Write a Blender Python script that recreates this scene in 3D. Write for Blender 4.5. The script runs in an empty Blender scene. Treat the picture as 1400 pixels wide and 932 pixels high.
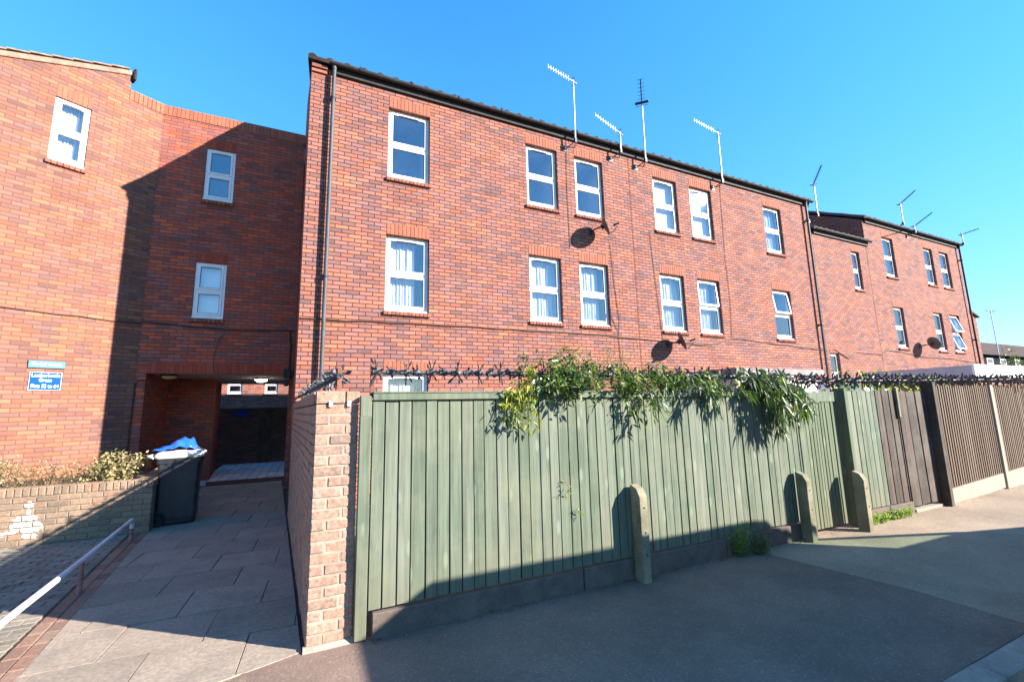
import bpy, math, random
from math import radians, sin, cos, pi
from mathutils import Vector, Matrix
random.seed(7)
scene = bpy.context.scene
col = scene.collection
CAMZ = 1.62

# ------------------------------------------------------------------ mesh builder
class MB:
    def __init__(s): s.v = []; s.f = []; s.sm = []
    def add(s, vs, fs, smooth=False):
        o = len(s.v); s.v += [tuple(p) for p in vs]
        for f in fs: s.f.append(tuple(i+o for i in f)); s.sm.append(smooth)
    def quad(s, a, b, c, d): s.add([a, b, c, d], [(0, 1, 2, 3)])
    def box(s, x0, x1, y0, y1, z0, z1, ch=0.0):
        c = Vector(((x0+x1)/2, (y0+y1)/2, (z0+z1)/2))
        s.obox(c, Vector((1,0,0)), Vector((0,1,0)), Vector((0,0,1)), x1-x0, y1-y0, z1-z0, ch)
    def obox(s, c, X, Y, Z, w, d, h, ch=0.0):
        c = Vector(c); X = Vector(X); Y = Vector(Y); Z = Vector(Z); hw, hd, hh = w/2, d/2, h/2
        if ch <= 0:
            P = [c+X*(i*hw)+Y*(j*hd)+Z*(k*hh) for k in (-1,1) for j in (-1,1) for i in (-1,1)]
            s.add(P, [(0,2,3,1),(4,5,7,6),(0,1,5,4),(2,6,7,3),(0,4,6,2),(1,3,7,5)]); return
        P = []; idx = {}
        for k in (-1,1):
            for j in (-1,1):
                for i in (-1,1):
                    for ax in range(3):
                        q = [hw*i, hd*j, hh*k]
                        for a in range(3):
                            if a != ax: q[a] -= ch*(i, j, k)[a]
                        idx[(i,j,k,ax)] = len(P); P.append(c+X*q[0]+Y*q[1]+Z*q[2])
        F = []
        def ad(l, n):
            a, b, cc = P[l[0]], P[l[1]], P[l[2]]
            if (b-a).cross(cc-a).dot(n) < 0: l = l[::-1]
            F.append(tuple(l))
        sg = (-1, 1)
        for ax in range(3):
            for e in sg:
                o1, o2 = [a for a in range(3) if a != ax]; l = []
                for (p, q) in ((-1,-1),(1,-1),(1,1),(-1,1)):
                    t = [0,0,0]; t[ax] = e; t[o1] = p; t[o2] = q; l.append(idx[(*t, ax)])
                ad(l, (X, Y, Z)[ax]*e)
        for ax in range(3):
            o1, o2 = [a for a in range(3) if a != ax]
            for p in sg:
                for q in sg:
                    t0 = [0,0,0]; t0[ax] = -1; t0[o1] = p; t0[o2] = q; t1 = t0[:]; t1[ax] = 1
                    ad([idx[(*t0,o1)], idx[(*t1,o1)], idx[(*t1,o2)], idx[(*t0,o2)]], (X,Y,Z)[o1]*p+(X,Y,Z)[o2]*q)
        for k in sg:
            for j in sg:
                for i in sg: ad([idx[(i,j,k,0)], idx[(i,j,k,1)], idx[(i,j,k,2)]], X*i+Y*j+Z*k)
        s.add(P, F)
    def tube(s, pts, r, n=8, cap=True, r2=None):
        pts = [Vector(p) for p in pts]; rings = []; up = None
        for i, p in enumerate(pts):
            t = (pts[min(i+1, len(pts)-1)]-pts[max(i-1, 0)]).normalized()
            if up is None:
                up = Vector((0,0,1)) if abs(t.z) < .9 else Vector((1,0,0))
            a = (up - t*up.dot(t)); a = a.normalized() if a.length > 1e-4 else t.orthogonal().normalized()
            up = a; b = t.cross(a)
            rr = r if r2 is None else r+(r2-r)*i/max(1, len(pts)-1)
            rings.append([p+(a*cos(2*pi*k/n)+b*sin(2*pi*k/n))*rr for k in range(n)])
        V = [q for R in rings for q in R]; F = []
        for i in range(len(rings)-1):
            for k in range(n):
                F.append((i*n+k, i*n+(k+1) % n, (i+1)*n+(k+1) % n, (i+1)*n+k))
        s.add(V, F, True)
        if cap:
            s.add(rings[0], [tuple(range(n))[::-1]]); s.add(rings[-1], [tuple(range(n))])
    def prism(s, poly, a, ax='y', b=None):
        # poly in the two other axes, extruded from a to b along ax
        def mk(p, q, t): return {'x': (t, p, q), 'y': (p, t, q), 'z': (p, q, t)}[ax]
        n = len(poly); V = [mk(p, q, a) for p, q in poly]+[mk(p, q, b) for p, q in poly]
        s.add(V, [tuple(range(n)), tuple(range(2*n-1, n-1, -1))]+[(i, i+n, (i+1) % n+n, (i+1) % n) for i in range(n)])
    def lathe(s, prof, c, axis=(0,0,1), n=24):
        axis = Vector(axis).normalized(); a = axis.orthogonal().normalized(); b = axis.cross(a); c = Vector(c)
        V = []; F = []
        for (r, h) in prof:
            for k in range(n): V.append(c+axis*h+(a*cos(2*pi*k/n)+b*sin(2*pi*k/n))*r)
        for i in range(len(prof)-1):
            for k in range(n): F.append((i*n+k, i*n+(k+1) % n, (i+1)*n+(k+1) % n, (i+1)*n+k))
        s.add(V, F, True)
    def leaf(s, p, d, L, w, droop=.3, nrm=None):
        p = Vector(p); d = Vector(d).normalized()
        if nrm is None: nrm = Vector((random.uniform(-1,1), random.uniform(-1,1), random.uniform(.2,1)))
        sd = d.cross(nrm)
        if sd.length < 1e-3: sd = d.orthogonal()
        sd.normalize(); n = sd.cross(d).normalized()
        g = Vector((0,0,-1))
        m = p+d*(L*.45)+g*(droop*L*.2); t = p+d*(L*.93)+g*(droop*L*.75)
        q1 = p+d*(L*.2)+g*(droop*L*.05)
        V = [p, q1+sd*w*.35+n*w*.15, q1-sd*w*.35+n*w*.15, m+sd*w*.5+n*w*.15, m-sd*w*.5+n*w*.15, t, m, q1]
        s.add(V, [(0,1,7),(0,7,2),(1,3,6,7),(7,6,4,2),(3,5,6),(6,5,4)], True)
    def mesh(s, name, uv=True):
        me = bpy.data.meshes.new(name); me.from_pydata(s.v, [], s.f); me.update()
        me.polygons.foreach_set('use_smooth', s.sm)
        if uv:
            L = me.uv_layers.new(name='UVMap').data; vs = me.vertices
            for p in me.polygons:
                n = p.normal
                if abs(n.z) < .75:
                    t = Vector((-n.y, n.x, 0)).normalized()
                    for li in p.loop_indices:
                        c = vs[me.loops[li].vertex_index].co; L[li].uv = (c.x*t.x+c.y*t.y, c.z)
                else:
                    for li in p.loop_indices:
                        c = vs[me.loops[li].vertex_index].co; L[li].uv = (c.x, c.y)
        return me
    def build(s, name, mat, parent=None, uv=True):
        return link(name, s.mesh(name, uv), mat, parent)

def link(name, me, mat=None, parent=None):
    if mat is not None and not me.materials: me.materials.append(mat)
    o = bpy.data.objects.new(name, me); col.objects.link(o)
    if parent: o.parent = parent
    return o
def tag(o, label, cat, group=None):
    o['label'] = label; o['category'] = cat
    if group: o['group'] = group
    return o
def thing(name, label, cat, loc=(0,0,0), group=None):
    o = bpy.data.objects.new(name, None); col.objects.link(o); o.location = loc; o.empty_display_size = .2
    return tag(o, label, cat, group)
def structure(o): o['kind'] = 'structure'; return o

# ------------------------------------------------------------------ materials
class NT:
    def __init__(s, name):
        s.m = bpy.data.materials.new(name); s.m.use_nodes = True; s.t = s.m.node_tree
        s.t.nodes.clear(); s.out = s.t.nodes.new('ShaderNodeOutputMaterial')
    def n(s, typ, **kw):
        nd = s.t.nodes.new('ShaderNode'+typ); ins = kw.pop('i', {})
        for k, v in kw.items(): setattr(nd, k, v)
        for k, v in ins.items(): s.set(nd.inputs[k], v)
        return nd
    def set(s, sock, v):
        if isinstance(v, bpy.types.NodeSocket): s.t.links.new(v, sock)
        elif isinstance(v, tuple) and len(v) == 3 and sock.type == 'RGBA': sock.default_value = (*v, 1)
        else: sock.default_value = v
    def math(s, op, a, b=0.0, c=None, clamp=False):
        nd = s.t.nodes.new('ShaderNodeMath'); nd.operation = op; nd.use_clamp = clamp
        s.set(nd.inputs[0], a); s.set(nd.inputs[1], b)
        if c is not None: s.set(nd.inputs[2], c)
        return nd.outputs[0]
    def mix(s, f, a, b, mode='MIX'):
        nd = s.t.nodes.new('ShaderNodeMix'); nd.data_type = 'RGBA'; nd.blend_type = mode
        s.set(nd.inputs[0], f); s.set(nd.inputs[6], a); s.set(nd.inputs[7], b); return nd.outputs[2]
    def ramp(s, f, stops, const=False):
        nd = s.t.nodes.new('ShaderNodeValToRGB'); cr = nd.color_ramp
        if const: cr.interpolation = 'CONSTANT'
        while len(cr.elements) < len(stops): cr.elements.new(.5)
        for e, (p, c) in zip(cr.elements, stops): e.position = p; e.color = (*c, 1)
        s.set(nd.inputs[0], f); return nd.outputs[0]
    def maprange(s, v, a, b, c=0.0, d=1.0):
        nd = s.t.nodes.new('ShaderNodeMapRange'); 
        for k, x in enumerate((v, a, b, c, d)): s.set(nd.inputs[k], x)
        return nd.outputs[0]
    def noise(s, vec, scale, detail=4, rough=.55, dim='3D'):
        nd = s.n('TexNoise', noise_dimensions=dim, i={'Vector': vec, 'Scale': scale, 'Detail': detail, 'Roughness': rough}); return nd.outputs[0]
    def coord(s, which='Object'): return s.n('TexCoord').outputs[which]
    def bump(s, h, dist, strength=1.0):
        return s.n('Bump', i={'Height': h, 'Distance': dist, 'Strength': strength}).outputs[0]
    def pbr(s, color, rough=.7, normal=None, spec=.5, metal=0.0, **kw):
        b = s.n('BsdfPrincipled', i={'Base Color': color, 'Roughness': rough, 'Specular IOR Level': spec, 'Metallic': metal})
        if normal is not None: s.set(b.inputs['Normal'], normal)
        for k, v in kw.items(): s.set(b.inputs[k], v)
        return b.outputs[0]
    def done(s, sh): s.t.links.new(sh, s.out.inputs[0]); return s.m

def srgb(r, g, b):
    f = lambda c: (c/255/12.92) if c/255 <= .04045 else ((c/255+.055)/1.055)**2.4
    return (f(r), f(g), f(b))

def brick_mat(name, stops, mortar, bw=.225, rh=.075, mj=.011, off=.5, dist=.006, stain=.25, cluster=.5, grime=(.5,.45,.45)):
    t = NT(name); uv = t.n('SeparateXYZ', i={0: t.coord('UV')}); u, v = uv.outputs[0], uv.outputs[1]
    wob = t.noise(t.coord('UV'), 9.0, 2)
    v2 = t.math('ADD', v, t.math('MULTIPLY', t.math('SUBTRACT', wob, .5), .006))
    vr = t.math('DIVIDE', v2, rh); row = t.math('FLOOR', vr)
    odd = t.math('MODULO', t.math('ABSOLUTE', row), 2.0)
    uu = t.math('ADD', t.math('DIVIDE', u, bw), t.math('MULTIPLY', odd, off)); cl = t.math('FLOOR', uu)
    fu, fv = t.math('FRACT', uu), t.math('FRACT', vr)
    du = t.math('MULTIPLY', t.math('MINIMUM', fu, t.math('SUBTRACT', 1.0, fu)), bw)
    dv = t.math('MULTIPLY', t.math('MINIMUM', fv, t.math('SUBTRACT', 1.0, fv)), rh)
    d = t.math('ADD', t.math('MINIMUM', du, dv), t.math('MULTIPLY', t.math('SUBTRACT', t.noise(t.coord('UV'), 60.0, 3), .5), .004))
    mask = t.maprange(d, mj/2-.0015, mj/2+.002)
    cid = t.n('CombineXYZ', i={0: cl, 1: row}).outputs[0]
    wn = t.n('TexWhiteNoise', noise_dimensions='2D', i={'Vector': cid}); rnd = wn.outputs[0]
    clus = t.maprange(t.noise(t.n('Mapping', i={'Vector': t.coord('UV'), 'Scale': (1.0, 2.2, 1.0)}).outputs[0], 1.1, 3), .3, .7)
    val = t.math('ADD', t.math('MULTIPLY', rnd, 1-cluster), t.math('MULTIPLY', clus, cluster))
    c = t.ramp(t.maprange(val, .08, .92), stops)
    wn2 = t.n('TexWhiteNoise', noise_dimensions='3D', i={'Vector': t.n('CombineXYZ', i={0: cl, 1: row, 2: 5.5}).outputs[0]}).outputs[0]
    c = t.mix(1.0, c, t.n('CombineColor', i={0: t.maprange(wn2, 0, 1, .82, 1.15), 1: t.maprange(wn2, 0, 1, .80, 1.17), 2: t.maprange(wn2, 0, 1, .80, 1.2)}).outputs[0], 'MULTIPLY')
    g = t.noise(t.coord('UV'), 70.0, 5, .7)
    c = t.mix(1.0, c, t.ramp(g, [(.25, (.72,.72,.72)), (.7, (1.12,1.12,1.12))]), 'MULTIPLY')
    mc = t.mix(g, mortar, tuple(x*.6 for x in mortar))
    c = t.mix(mask, mc, c)
    big = t.maprange(t.noise(t.n('Mapping', i={'Vector': t.coord('UV'), 'Scale': (1.6, .35, 1)}).outputs[0], .8, 5, .6), .5, .75)
    c = t.mix(t.math('MULTIPLY', big, stain), c, t.mix(1.0, c, grime, 'MULTIPLY'))
    pale = t.maprange(t.noise(t.n('Mapping', i={'Vector': t.coord('UV'), 'Scale': (1.0, .8, 1)}).outputs[0], 1.7, 6, .7), .55, .75)
    c = t.mix(t.math('MULTIPLY', pale, .22), c, (.42,.27,.22))
    h = t.math('ADD', mask, t.math('MULTIPLY', g, .25))
    return t.done(t.pbr(c, .88, t.bump(h, dist), .2))

def mottled(name, color, rough=.7, var=.25, scale=6.0, bump=.002, bscale=60.0, spec=.4, metal=0.0, dirt=None, dscale=1.5, dirtamt=.5, **kw):
    t = NT(name); v = t.coord('Object'); n1 = t.noise(v, scale, 5, .6); n2 = t.noise(v, bscale, 4, .65)
    lo = tuple(x*(1-var) for x in color); hi = tuple(min(1, x*(1+var)) for x in color)
    c = t.mix(t.maprange(n1, .3, .7), lo, hi)
    c = t.mix(1.0, c, t.ramp(n2, [(.3, (1-var*.6,)*3), (.7, (1+var*.4,)*3)]), 'MULTIPLY')
    if dirt: c = t.mix(t.math('MULTIPLY', t.maprange(t.noise(v, dscale, 6, .65), .48, .7), dirtamt), c, dirt)
    r = t.maprange(n1, .2, .8, max(0, rough-.08), min(1, rough+.08))
    return t.done(t.pbr(c, r, t.bump(n2, bump) if bump else None, spec, metal, **kw))

def island(name, stops, rough=.7, grain=None, bump=.001, spec=.3, translucent=0.0, mott=.3, dirt=None, dirtamt=.5, dscale=2.0, knots=False):
    t = NT(name); v = t.coord('Object'); r = t.n('NewGeometry').outputs['Random Per Island']
    c = t.ramp(r, stops)
    if grain:
        off = t.n('CombineXYZ', i={0: t.math('MULTIPLY', r, 37.0), 2: t.math('MULTIPLY', r, 11.0)}).outputs[0]
        vv = t.n('VectorMath', operation='ADD', i={0: v, 1: off}).outputs[0]
        n = t.noise(t.n('Mapping', i={'Vector': vv, 'Scale': grain}).outputs[0], 1.0, 6, .65)
        c = t.mix(1.0, c, t.ramp(n, [(.25, (1-mott,)*3), (.75, (1+mott*.7,)*3)]), 'MULTIPLY')
        if knots:
            kn = t.n('TexVoronoi', feature='F1', i={'Vector': t.n('Mapping', i={'Vector': vv, 'Scale': (9.0, 9.0, 2.6)}).outputs[0], 'Scale': 1.0}).outputs[0]
            c = t.mix(t.maprange(kn, .11, .20, .6, 0), c, tuple(min(1, x*1.9+.03) for x in stops[0][1]))
    else: n = t.noise(v, 40.0, 4, .6); c = t.mix(1.0, c, t.ramp(n, [(.3, (1-mott,)*3), (.7, (1+mott*.7,)*3)]), 'MULTIPLY')
    if dirt: c = t.mix(t.math('MULTIPLY', t.maprange(t.noise(v, dscale, 6, .7), .45, .72), dirtamt), c, dirt)
    if knots:
        z = t.n('SeparateXYZ', i={0: v}).outputs[2]; zn = t.math('ADD', z, t.math('MULTIPLY', t.noise(t.n('Mapping', i={'Vector': v, 'Scale': (7.0, 7.0, 2.0)}).outputs[0], 1.0, 5, .7), .9))
        c = t.mix(t.maprange(zn, .55, 1.0, .55, 0), c, (.15,.135,.085))
    sh = t.pbr(c, rough, t.bump(n, bump) if bump else None, spec)
    if translucent:
        tr = t.n('BsdfTranslucent', i={'Color': t.mix(1.0, c, (1.5, 1.7, .6), 'MULTIPLY')}).outputs[0]
        sh = t.n('MixShader', i={0: translucent, 1: sh, 2: tr}).outputs[0]
    return t.done(sh)

def glass_mat(name, tint=(.97,.98,.985), ior=.24, wav=.0006):
    t = NT(name); n = t.bump(t.noise(t.coord('Object'), 2.2, 2), wav*10, .5)
    ge = t.n('NewGeometry'); dt = t.n('VectorMath', operation='DOT_PRODUCT', i={0: ge.outputs['Normal'], 1: ge.outputs['Incoming']}).outputs['Value']
    fr = t.math('ADD', ior, t.math('MULTIPLY', t.math('POWER', t.math('SUBTRACT', 1.0, t.math('ABSOLUTE', dt)), 5.0), 1-ior))
    gl = t.n('BsdfGlossy', i={'Color': (.95,.97,1.0), 'Roughness': .015, 'Normal': n}).outputs[0]
    tr = t.n('BsdfTransparent', i={'Color': tint}).outputs[0]
    return t.done(t.n('MixShader', i={0: fr, 1: tr, 2: gl}).outputs[0])

RED = [(0, (.175,.100,.095)), (.22, (.24,.117,.104)), (.42, (.285,.124,.10)), (.62, (.33,.129,.093)), (.82, (.36,.131,.082)), (1, (.395,.155,.088))]
M = {}
M['brick'] = brick_mat('red_brickwork', RED, (.10,.036,.028), mj=.0145, cluster=.3)  # mortar set darker so its colour also carries the shadow in the joints
M['brick_left'] = brick_mat('orange_red_brickwork', [(0, (.175,.092,.08)), (.3, (.24,.107,.08)), (.55, (.29,.115,.075)), (.8, (.335,.122,.068)), (1, (.36,.145,.075))], (.20,.10,.075), cluster=.3, mj=.012)
M['brick_arch'] = brick_mat('red_brickwork_mixed', [(0, (.22,.10,.088)), (.35, (.32,.108,.083)), (.6, (.41,.108,.068)), (.8, (.52,.108,.053)), (1, (.56,.13,.058))], (.20,.08,.06), cluster=.36)
M['soldier'] = brick_mat('soldier_course', [(0, (.33,.10,.05)), (.5, (.42,.13,.055)), (1, (.50,.17,.075))], (.17,.065,.045), bw=.075, rh=.225, off=0.0, cluster=.2, stain=.1)
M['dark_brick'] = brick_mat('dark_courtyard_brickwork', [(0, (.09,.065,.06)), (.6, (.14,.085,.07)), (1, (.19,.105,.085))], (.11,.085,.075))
M['sill'] = island('sill_brick', [(0, (.20,.075,.055)), (1, (.34,.12,.07))], .85, mott=.35)
M['old_brick'] = island('weathered_buff_brick', [(0, (.25,.16,.118)), (.25, (.315,.203,.145)), (.5, (.36,.198,.136)), (.75, (.345,.23,.168)), (1, (.405,.193,.125))], .9, bump=.004, mott=.4, dirt=(.16,.13,.11), dirtamt=.55, dscale=6.0)
M['planter_brick'] = island('brown_planter_brick', [(0, (.19,.13,.088)), (.4, (.265,.18,.118)), (.75, (.31,.205,.132)), (1, (.28,.16,.10))], .9, bump=.003, mott=.35, dirt=(.10,.075,.06), dirtamt=.5, dscale=2.5)
M['mortar'] = mottled('pale_mortar', (.31,.245,.19), .95, .25, 8, .003, 90)
M['mortar_dark'] = mottled('brown_mortar', (.22,.165,.125), .95, .3, 8, .003, 90)
M['upvc'] = mottled('white_upvc', (.80,.80,.80), .35, .04, 3, 0, 30, dirt=(.62,.60,.56), dirtamt=.3, dscale=5)
M['gasket'] = mottled('black_gasket', (.03,.03,.035), .5, .1, 5, 0)
M['glass'] = glass_mat('window_glass')
M['van_glass'] = glass_mat('green_tinted_glass', (.88,.95,.90), .03)
M['room'] = mottled('dim_room', (.36,.36,.39), .9, .2, 2, 0)
M['blind'] = mottled('white_blind', (.86,.86,.84), .8, .03, 3, 0, **{'Emission Strength': 0.0})
def curtain_mat():
    t = NT('net_curtain'); v = t.coord('Object')
    n = t.noise(t.n('Mapping', i={'Vector': v, 'Scale': (22.0, 22.0, 1.5)}).outputs[0], 1.0, 4)
    c = t.mix(t.maprange(n, .3, .7), (.80,.82,.84), (.95,.95,.95))
    a = t.n('BsdfDiffuse', i={'Color': c}).outputs[0]; b = t.n('BsdfTranslucent', i={'Color': c}).outputs[0]
    m1 = t.n('MixShader', i={0: .3, 1: a, 2: b}).outputs[0]
    tr = t.n('BsdfTransparent').outputs[0]
    return t.done(t.n('MixShader', i={0: t.maprange(n, .3, .6, .10, .01), 1: m1, 2: tr}).outputs[0])
M['curtain'] = curtain_mat()
M['black_plastic'] = mottled('black_gutter_plastic', (.022,.02,.021), .75, .3, 6, .0006, 40, dirt=(.09,.085,.08), dirtamt=.4, dscale=9)
M['grey_pipe'] = mottled('grey_black_pipe', (.06,.062,.066), .6, .3, 5, .0005, 40, spec=.4)
M['tile'] = mottled('brown_concrete_tile', (.075,.05,.043), .95, .35, 3, .004, 60, spec=.1)
M['tile_dark'] = mottled('dark_slate_tile', (.075,.06,.06), .8, .35, 3, .004, 60)
M['verge'] = mottled('verge_mortar', (.235,.16,.115), .95, .3, 8, .006, 50)
M['coping'] = mottled('coping_cement', (.28,.20,.15), .95, .3, 10, .005, 50)
M['cable'] = mottled('brown_cable', (.075,.028,.02), .6, .2, 5, 0)
M['cable_black'] = mottled('black_cable', (.03,.025,.025), .6, .2, 5, 0)
M['joint'] = mottled('movement_joint', (.16,.035,.022), .9, .2, 5, 0)
M['white_metal'] = mottled('pale_galvanised_metal', (.62,.64,.66), .45, .15, 8, .0004, 60, metal=.35, dirt=(.3,.25,.22), dscale=12)
M['dark_metal'] = mottled('dark_metal', (.04,.045,.06), .5, .2, 8, 0, metal=.2)
M['dish'] = mottled('grey_dish_metal', (.105,.098,.10), .5, .2, 6, .0005, 50)
M['spike'] = mottled('grey_black_spike_plastic', (.055,.052,.055), .42, .35, 10, .0006, 60, dirt=(.2,.19,.18), dirtamt=.5, dscale=14)
M['spike_brown'] = mottled('brown_black_spike_plastic', (.055,.038,.036), .45, .35, 10, .0006, 60, dirt=(.22,.17,.15), dirtamt=.5, dscale=14)
M['rust'] = mottled('rusty_steel', (.20,.075,.05), .85, .4, 9, .002, 60)
M['green_wood'] = island('green_painted_boards', [(0, (.096,.122,.080)), (.35, (.118,.141,.096)), (.7, (.136,.155,.110)), (1, (.156,.168,.126))], .82, (26.0, 26.0, 1.3), .0018, mott=.52, dirt=(.215,.205,.135), dirtamt=.6, dscale=1.4, knots=True)
M['green_wood_dark'] = island('mossy_green_boards', [(0, (.095,.12,.066)), (.5, (.115,.14,.08)), (1, (.135,.155,.098))], .85, (26.0, 26.0, 1.3), .0018, mott=.32, dirt=(.16,.135,.10), dirtamt=.5, dscale=1.3, knots=True)
M['brown_wood'] = island('weathered_brown_boards', [(0, (.05,.037,.028)), (.5, (.075,.054,.04)), (1, (.105,.076,.057))], .88, (26.0, 26.0, 1.2), .002, mott=.4, dirt=(.19,.165,.14), dirtamt=.5, dscale=2.0)
M['batten_wood'] = island('brown_battens', [(0, (.12,.078,.052)), (.5, (.155,.105,.07)), (1, (.195,.135,.092))], .88, (30.0, 30.0, 1.5), .001, mott=.3)
M['gap_shade'] = mottled('gap_shade_wood', (.025,.017,.014), .95, .3, 3, .001)  # near-black, so the shade between fence boards is put into the colour
M['concrete'] = mottled('weathered_concrete', (.225,.195,.125), .92, .3, 5, .003, 70, dirt=(.07,.065,.035), dirtamt=.75, dscale=3)
M['concrete_pale'] = mottled('pale_concrete', (.27,.235,.18), .9, .15, 5, .002, 70, dirt=(.34,.28,.2), dirtamt=.4, dscale=3)
M['gravel_board'] = mottled('grey_gravel_board', (.135,.098,.078), .95, .3, 6, .003, 70, dirt=(.09,.075,.065), dirtamt=.6, dscale=2.5)

def asphalt(name, base, speck=.5, big=.25):
    t = NT(name); v = t.coord('Object')
    n1 = t.noise(v, .9, 5, .6); n2 = t.noise(v, 120.0, 3, .7)
    vo = t.n('TexVoronoi', i={'Vector': v, 'Scale': 85.0}); ag = t.n('TexWhiteNoise', noise_dimensions='3D', i={'Vector': vo.outputs['Position']}).outputs[0]
    c = t.mix(t.maprange(n1, .3, .7), tuple(x*(1-big) for x in base), tuple(x*(1+big) for x in base))
    c = t.mix(1.0, c, t.ramp(ag, [(0, (1-speck,)*3), (.75, (1,)*3), (.97, (1+speck*.8,)*3), (1, (1.5,1.5,1.5))]), 'MULTIPLY')
    litter = t.n('TexVoronoi', i={'Vector': v, 'Scale': 3.3, 'Randomness': 1.0}).outputs[0]
    c = t.mix(t.maprange(litter, .008, .014, .8, 0), c, (.5,.48,.45)); st = t.maprange(t.noise(t.n('Mapping', i={'Vector': v, 'Scale': (.7, 1.6, 1)}).outputs[0], 1.3, 6, .7), .52, .72); c = t.mix(t.math('MULTIPLY', st, .5), c, tuple(x*.62 for x in base)); st2 = t.maprange(t.noise(v, 2.1, 5, .75), .58, .75); c = t.mix(t.math('MULTIPLY', st2, .42), c, tuple(min(1, x*1.45) for x in base))
    h = t.math('ADD', ag, n2)
    return t.done(t.pbr(c, .92, t.bump(h, .0035), .25))
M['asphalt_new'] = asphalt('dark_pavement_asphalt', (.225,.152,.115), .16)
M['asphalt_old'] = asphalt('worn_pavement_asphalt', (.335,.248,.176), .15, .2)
M['road'] = asphalt('road_asphalt', (.06,.058,.06))
M['kerb'] = mottled('kerb_concrete', (.34,.275,.22), .9, .25, 5, .004, 60, dirt=(.12,.105,.095), dirtamt=.5, dscale=3)
M['slab'] = island('paving_slab', [(0, (.272,.213,.16)), (.5, (.308,.24,.182)), (1, (.35,.272,.205))], .93, bump=.0012, mott=.28, dirt=(.165,.135,.108), dirtamt=.65, dscale=2.8)
M['earth'] = mottled('dark_joint_soil', (.055,.042,.032), .98, .4, 9, .006, 50)
M['grass_ground'] = mottled('rough_ground', (.10,.105,.05), .98, .4, 3, .01, 30)
M['edge_brick'] = island('red_edging_paver', [(0, (.20,.11,.08)), (.5, (.27,.15,.105)), (1, (.30,.19,.14))], .92, bump=.003, mott=.3, dirt=(.14,.12,.08), dirtamt=.5, dscale=5)
M['sett'] = island('grey_block_paver', [(0, (.19,.16,.125)), (.5, (.235,.195,.15)), (1, (.28,.235,.18))], .93, bump=.003, mott=.3, dirt=(.12,.10,.075), dirtamt=.5, dscale=3)
M['tilefloor'] = brick_mat('grey_blue_floor_tile', [(0, (.62,.58,.60)), (1, (.75,.70,.72))], (.12,.11,.13), bw=.2, rh=.3, off=0.0, mj=.012, dist=.002)
M['step'] = mottled('red_step', (.20,.06,.04), .8, .3, 6, .002)
M['soffit'] = mottled('painted_soffit', (.62,.60,.54), .9, .12, 3, .001)
M['lamp_glass'] = mottled('cream_lamp_glass', (.80,.74,.55), .35, .05, 5, 0)
M['lamp_lit'] = mottled('lit_lamp_diffuser', (.80,.74,.55), .35, .05, 5, 0, **{'Emission Color': (1,.93,.8,1), 'Emission Strength': 6.0})
M['sign_blue'] = mottled('blue_sign', (.008,.07,.30), .9, .08, 5, 0, spec=.1)
M['sign_pale'] = mottled('pale_blue_sign', (.10,.22,.32), .9, .08, 5, 0, spec=.1)
M['sign_white'] = mottled('white_lettering', (.85,.86,.88), .5, .03, 5, 0)
M['bin'] = mottled('black_bin_plastic', (.020,.021,.026), .42, .3, 8, .0006, 60, dirt=(.06,.055,.055), dirtamt=.35, dscale=6)
M['bin_lid'] = mottled('pale_lid_plastic', (.60,.57,.50), .5, .1, 8, .0006, 60, dirt=(.35,.32,.27), dirtamt=.4, dscale=6)  # one pale tone over the whole lid and handle
M['blue_bag'] = mottled('blue_plastic_sheet', (.02,.12,.62), .28, .25, 5, .003, 12, spec=.6)
M['rail'] = mottled('white_painted_rail', (.62,.60,.60), .5, .12, 8, .001, 50, dirt=(.38,.25,.22), dirtamt=.5, dscale=5)
M['rail_post'] = mottled('flaking_red_post', (.30,.13,.11), .75, .4, 18, .002, 50)
M['white_paint'] = mottled('white_paint', (.58,.54,.48), .75, .08, 9, .001, 60)
M['white_fascia'] = mottled('white_fascia_board', (.82,.80,.77), .6, .04, 3, 0)
M['fascia_shade_shed_wall'] = mottled('lilac_fascia_shade_shed_wall', (.44,.40,.46), .8, .08, 4, .001)  # lilac paints the shaded side of the white fascia; shed wall shares it
M['grey_felt'] = mottled('grey_felt_roof', (.25,.22,.21), .9, .25, 4, .002)
M['cream_wall'] = mottled('cream_render', (.66,.58,.50), .9, .12, 4, .002)
M['dark_clad'] = mottled('dark_cladding', (.03,.03,.042), .95, .2, 2, 0, spec=.0)
M['hedge'] = island('bright_hedge_leaf', [(0, (.10,.17,.03)), (.5, (.18,.28,.05)), (1, (.32,.40,.10))], .55, bump=0, translucent=.35)
M['jasmine'] = island('small_green_leaf', [(0, (.035,.065,.018)), (.5, (.075,.125,.03)), (.85, (.16,.22,.055)), (1, (.32,.33,.07))], .45, bump=0, translucent=.3, spec=.5)
M['yellow_leaf'] = island('yellow_green_leaf', [(0, (.09,.13,.02)), (.5, (.27,.30,.03)), (1, (.45,.42,.05))], .5, bump=0, translucent=.35)
M['long_leaf'] = island('long_glossy_leaf', [(0, (.03,.055,.02)), (.35, (.06,.10,.03)), (.7, (.10,.18,.03)), (.88, (.17,.22,.06)), (1, (.26,.20,.09))], .42, bump=0, translucent=.25, spec=.6)
M['dry_leaf'] = island('dry_shrub_leaf', [(0, (.13,.14,.05)), (.25, (.26,.23,.09)), (.5, (.42,.35,.17)), (.85, (.52,.42,.25)), (1, (.36,.17,.10))], .7, bump=0, translucent=.3)
M['red_leaf'] = island('reddish_shrub_leaf', [(0, (.14,.17,.05)), (.35, (.28,.22,.10)), (.7, (.34,.17,.10)), (1, (.42,.34,.18))], .7, bump=0, translucent=.3)
M['stem'] = mottled('woody_stem', (.10,.065,.035), .9, .3, 12, .001)
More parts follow.
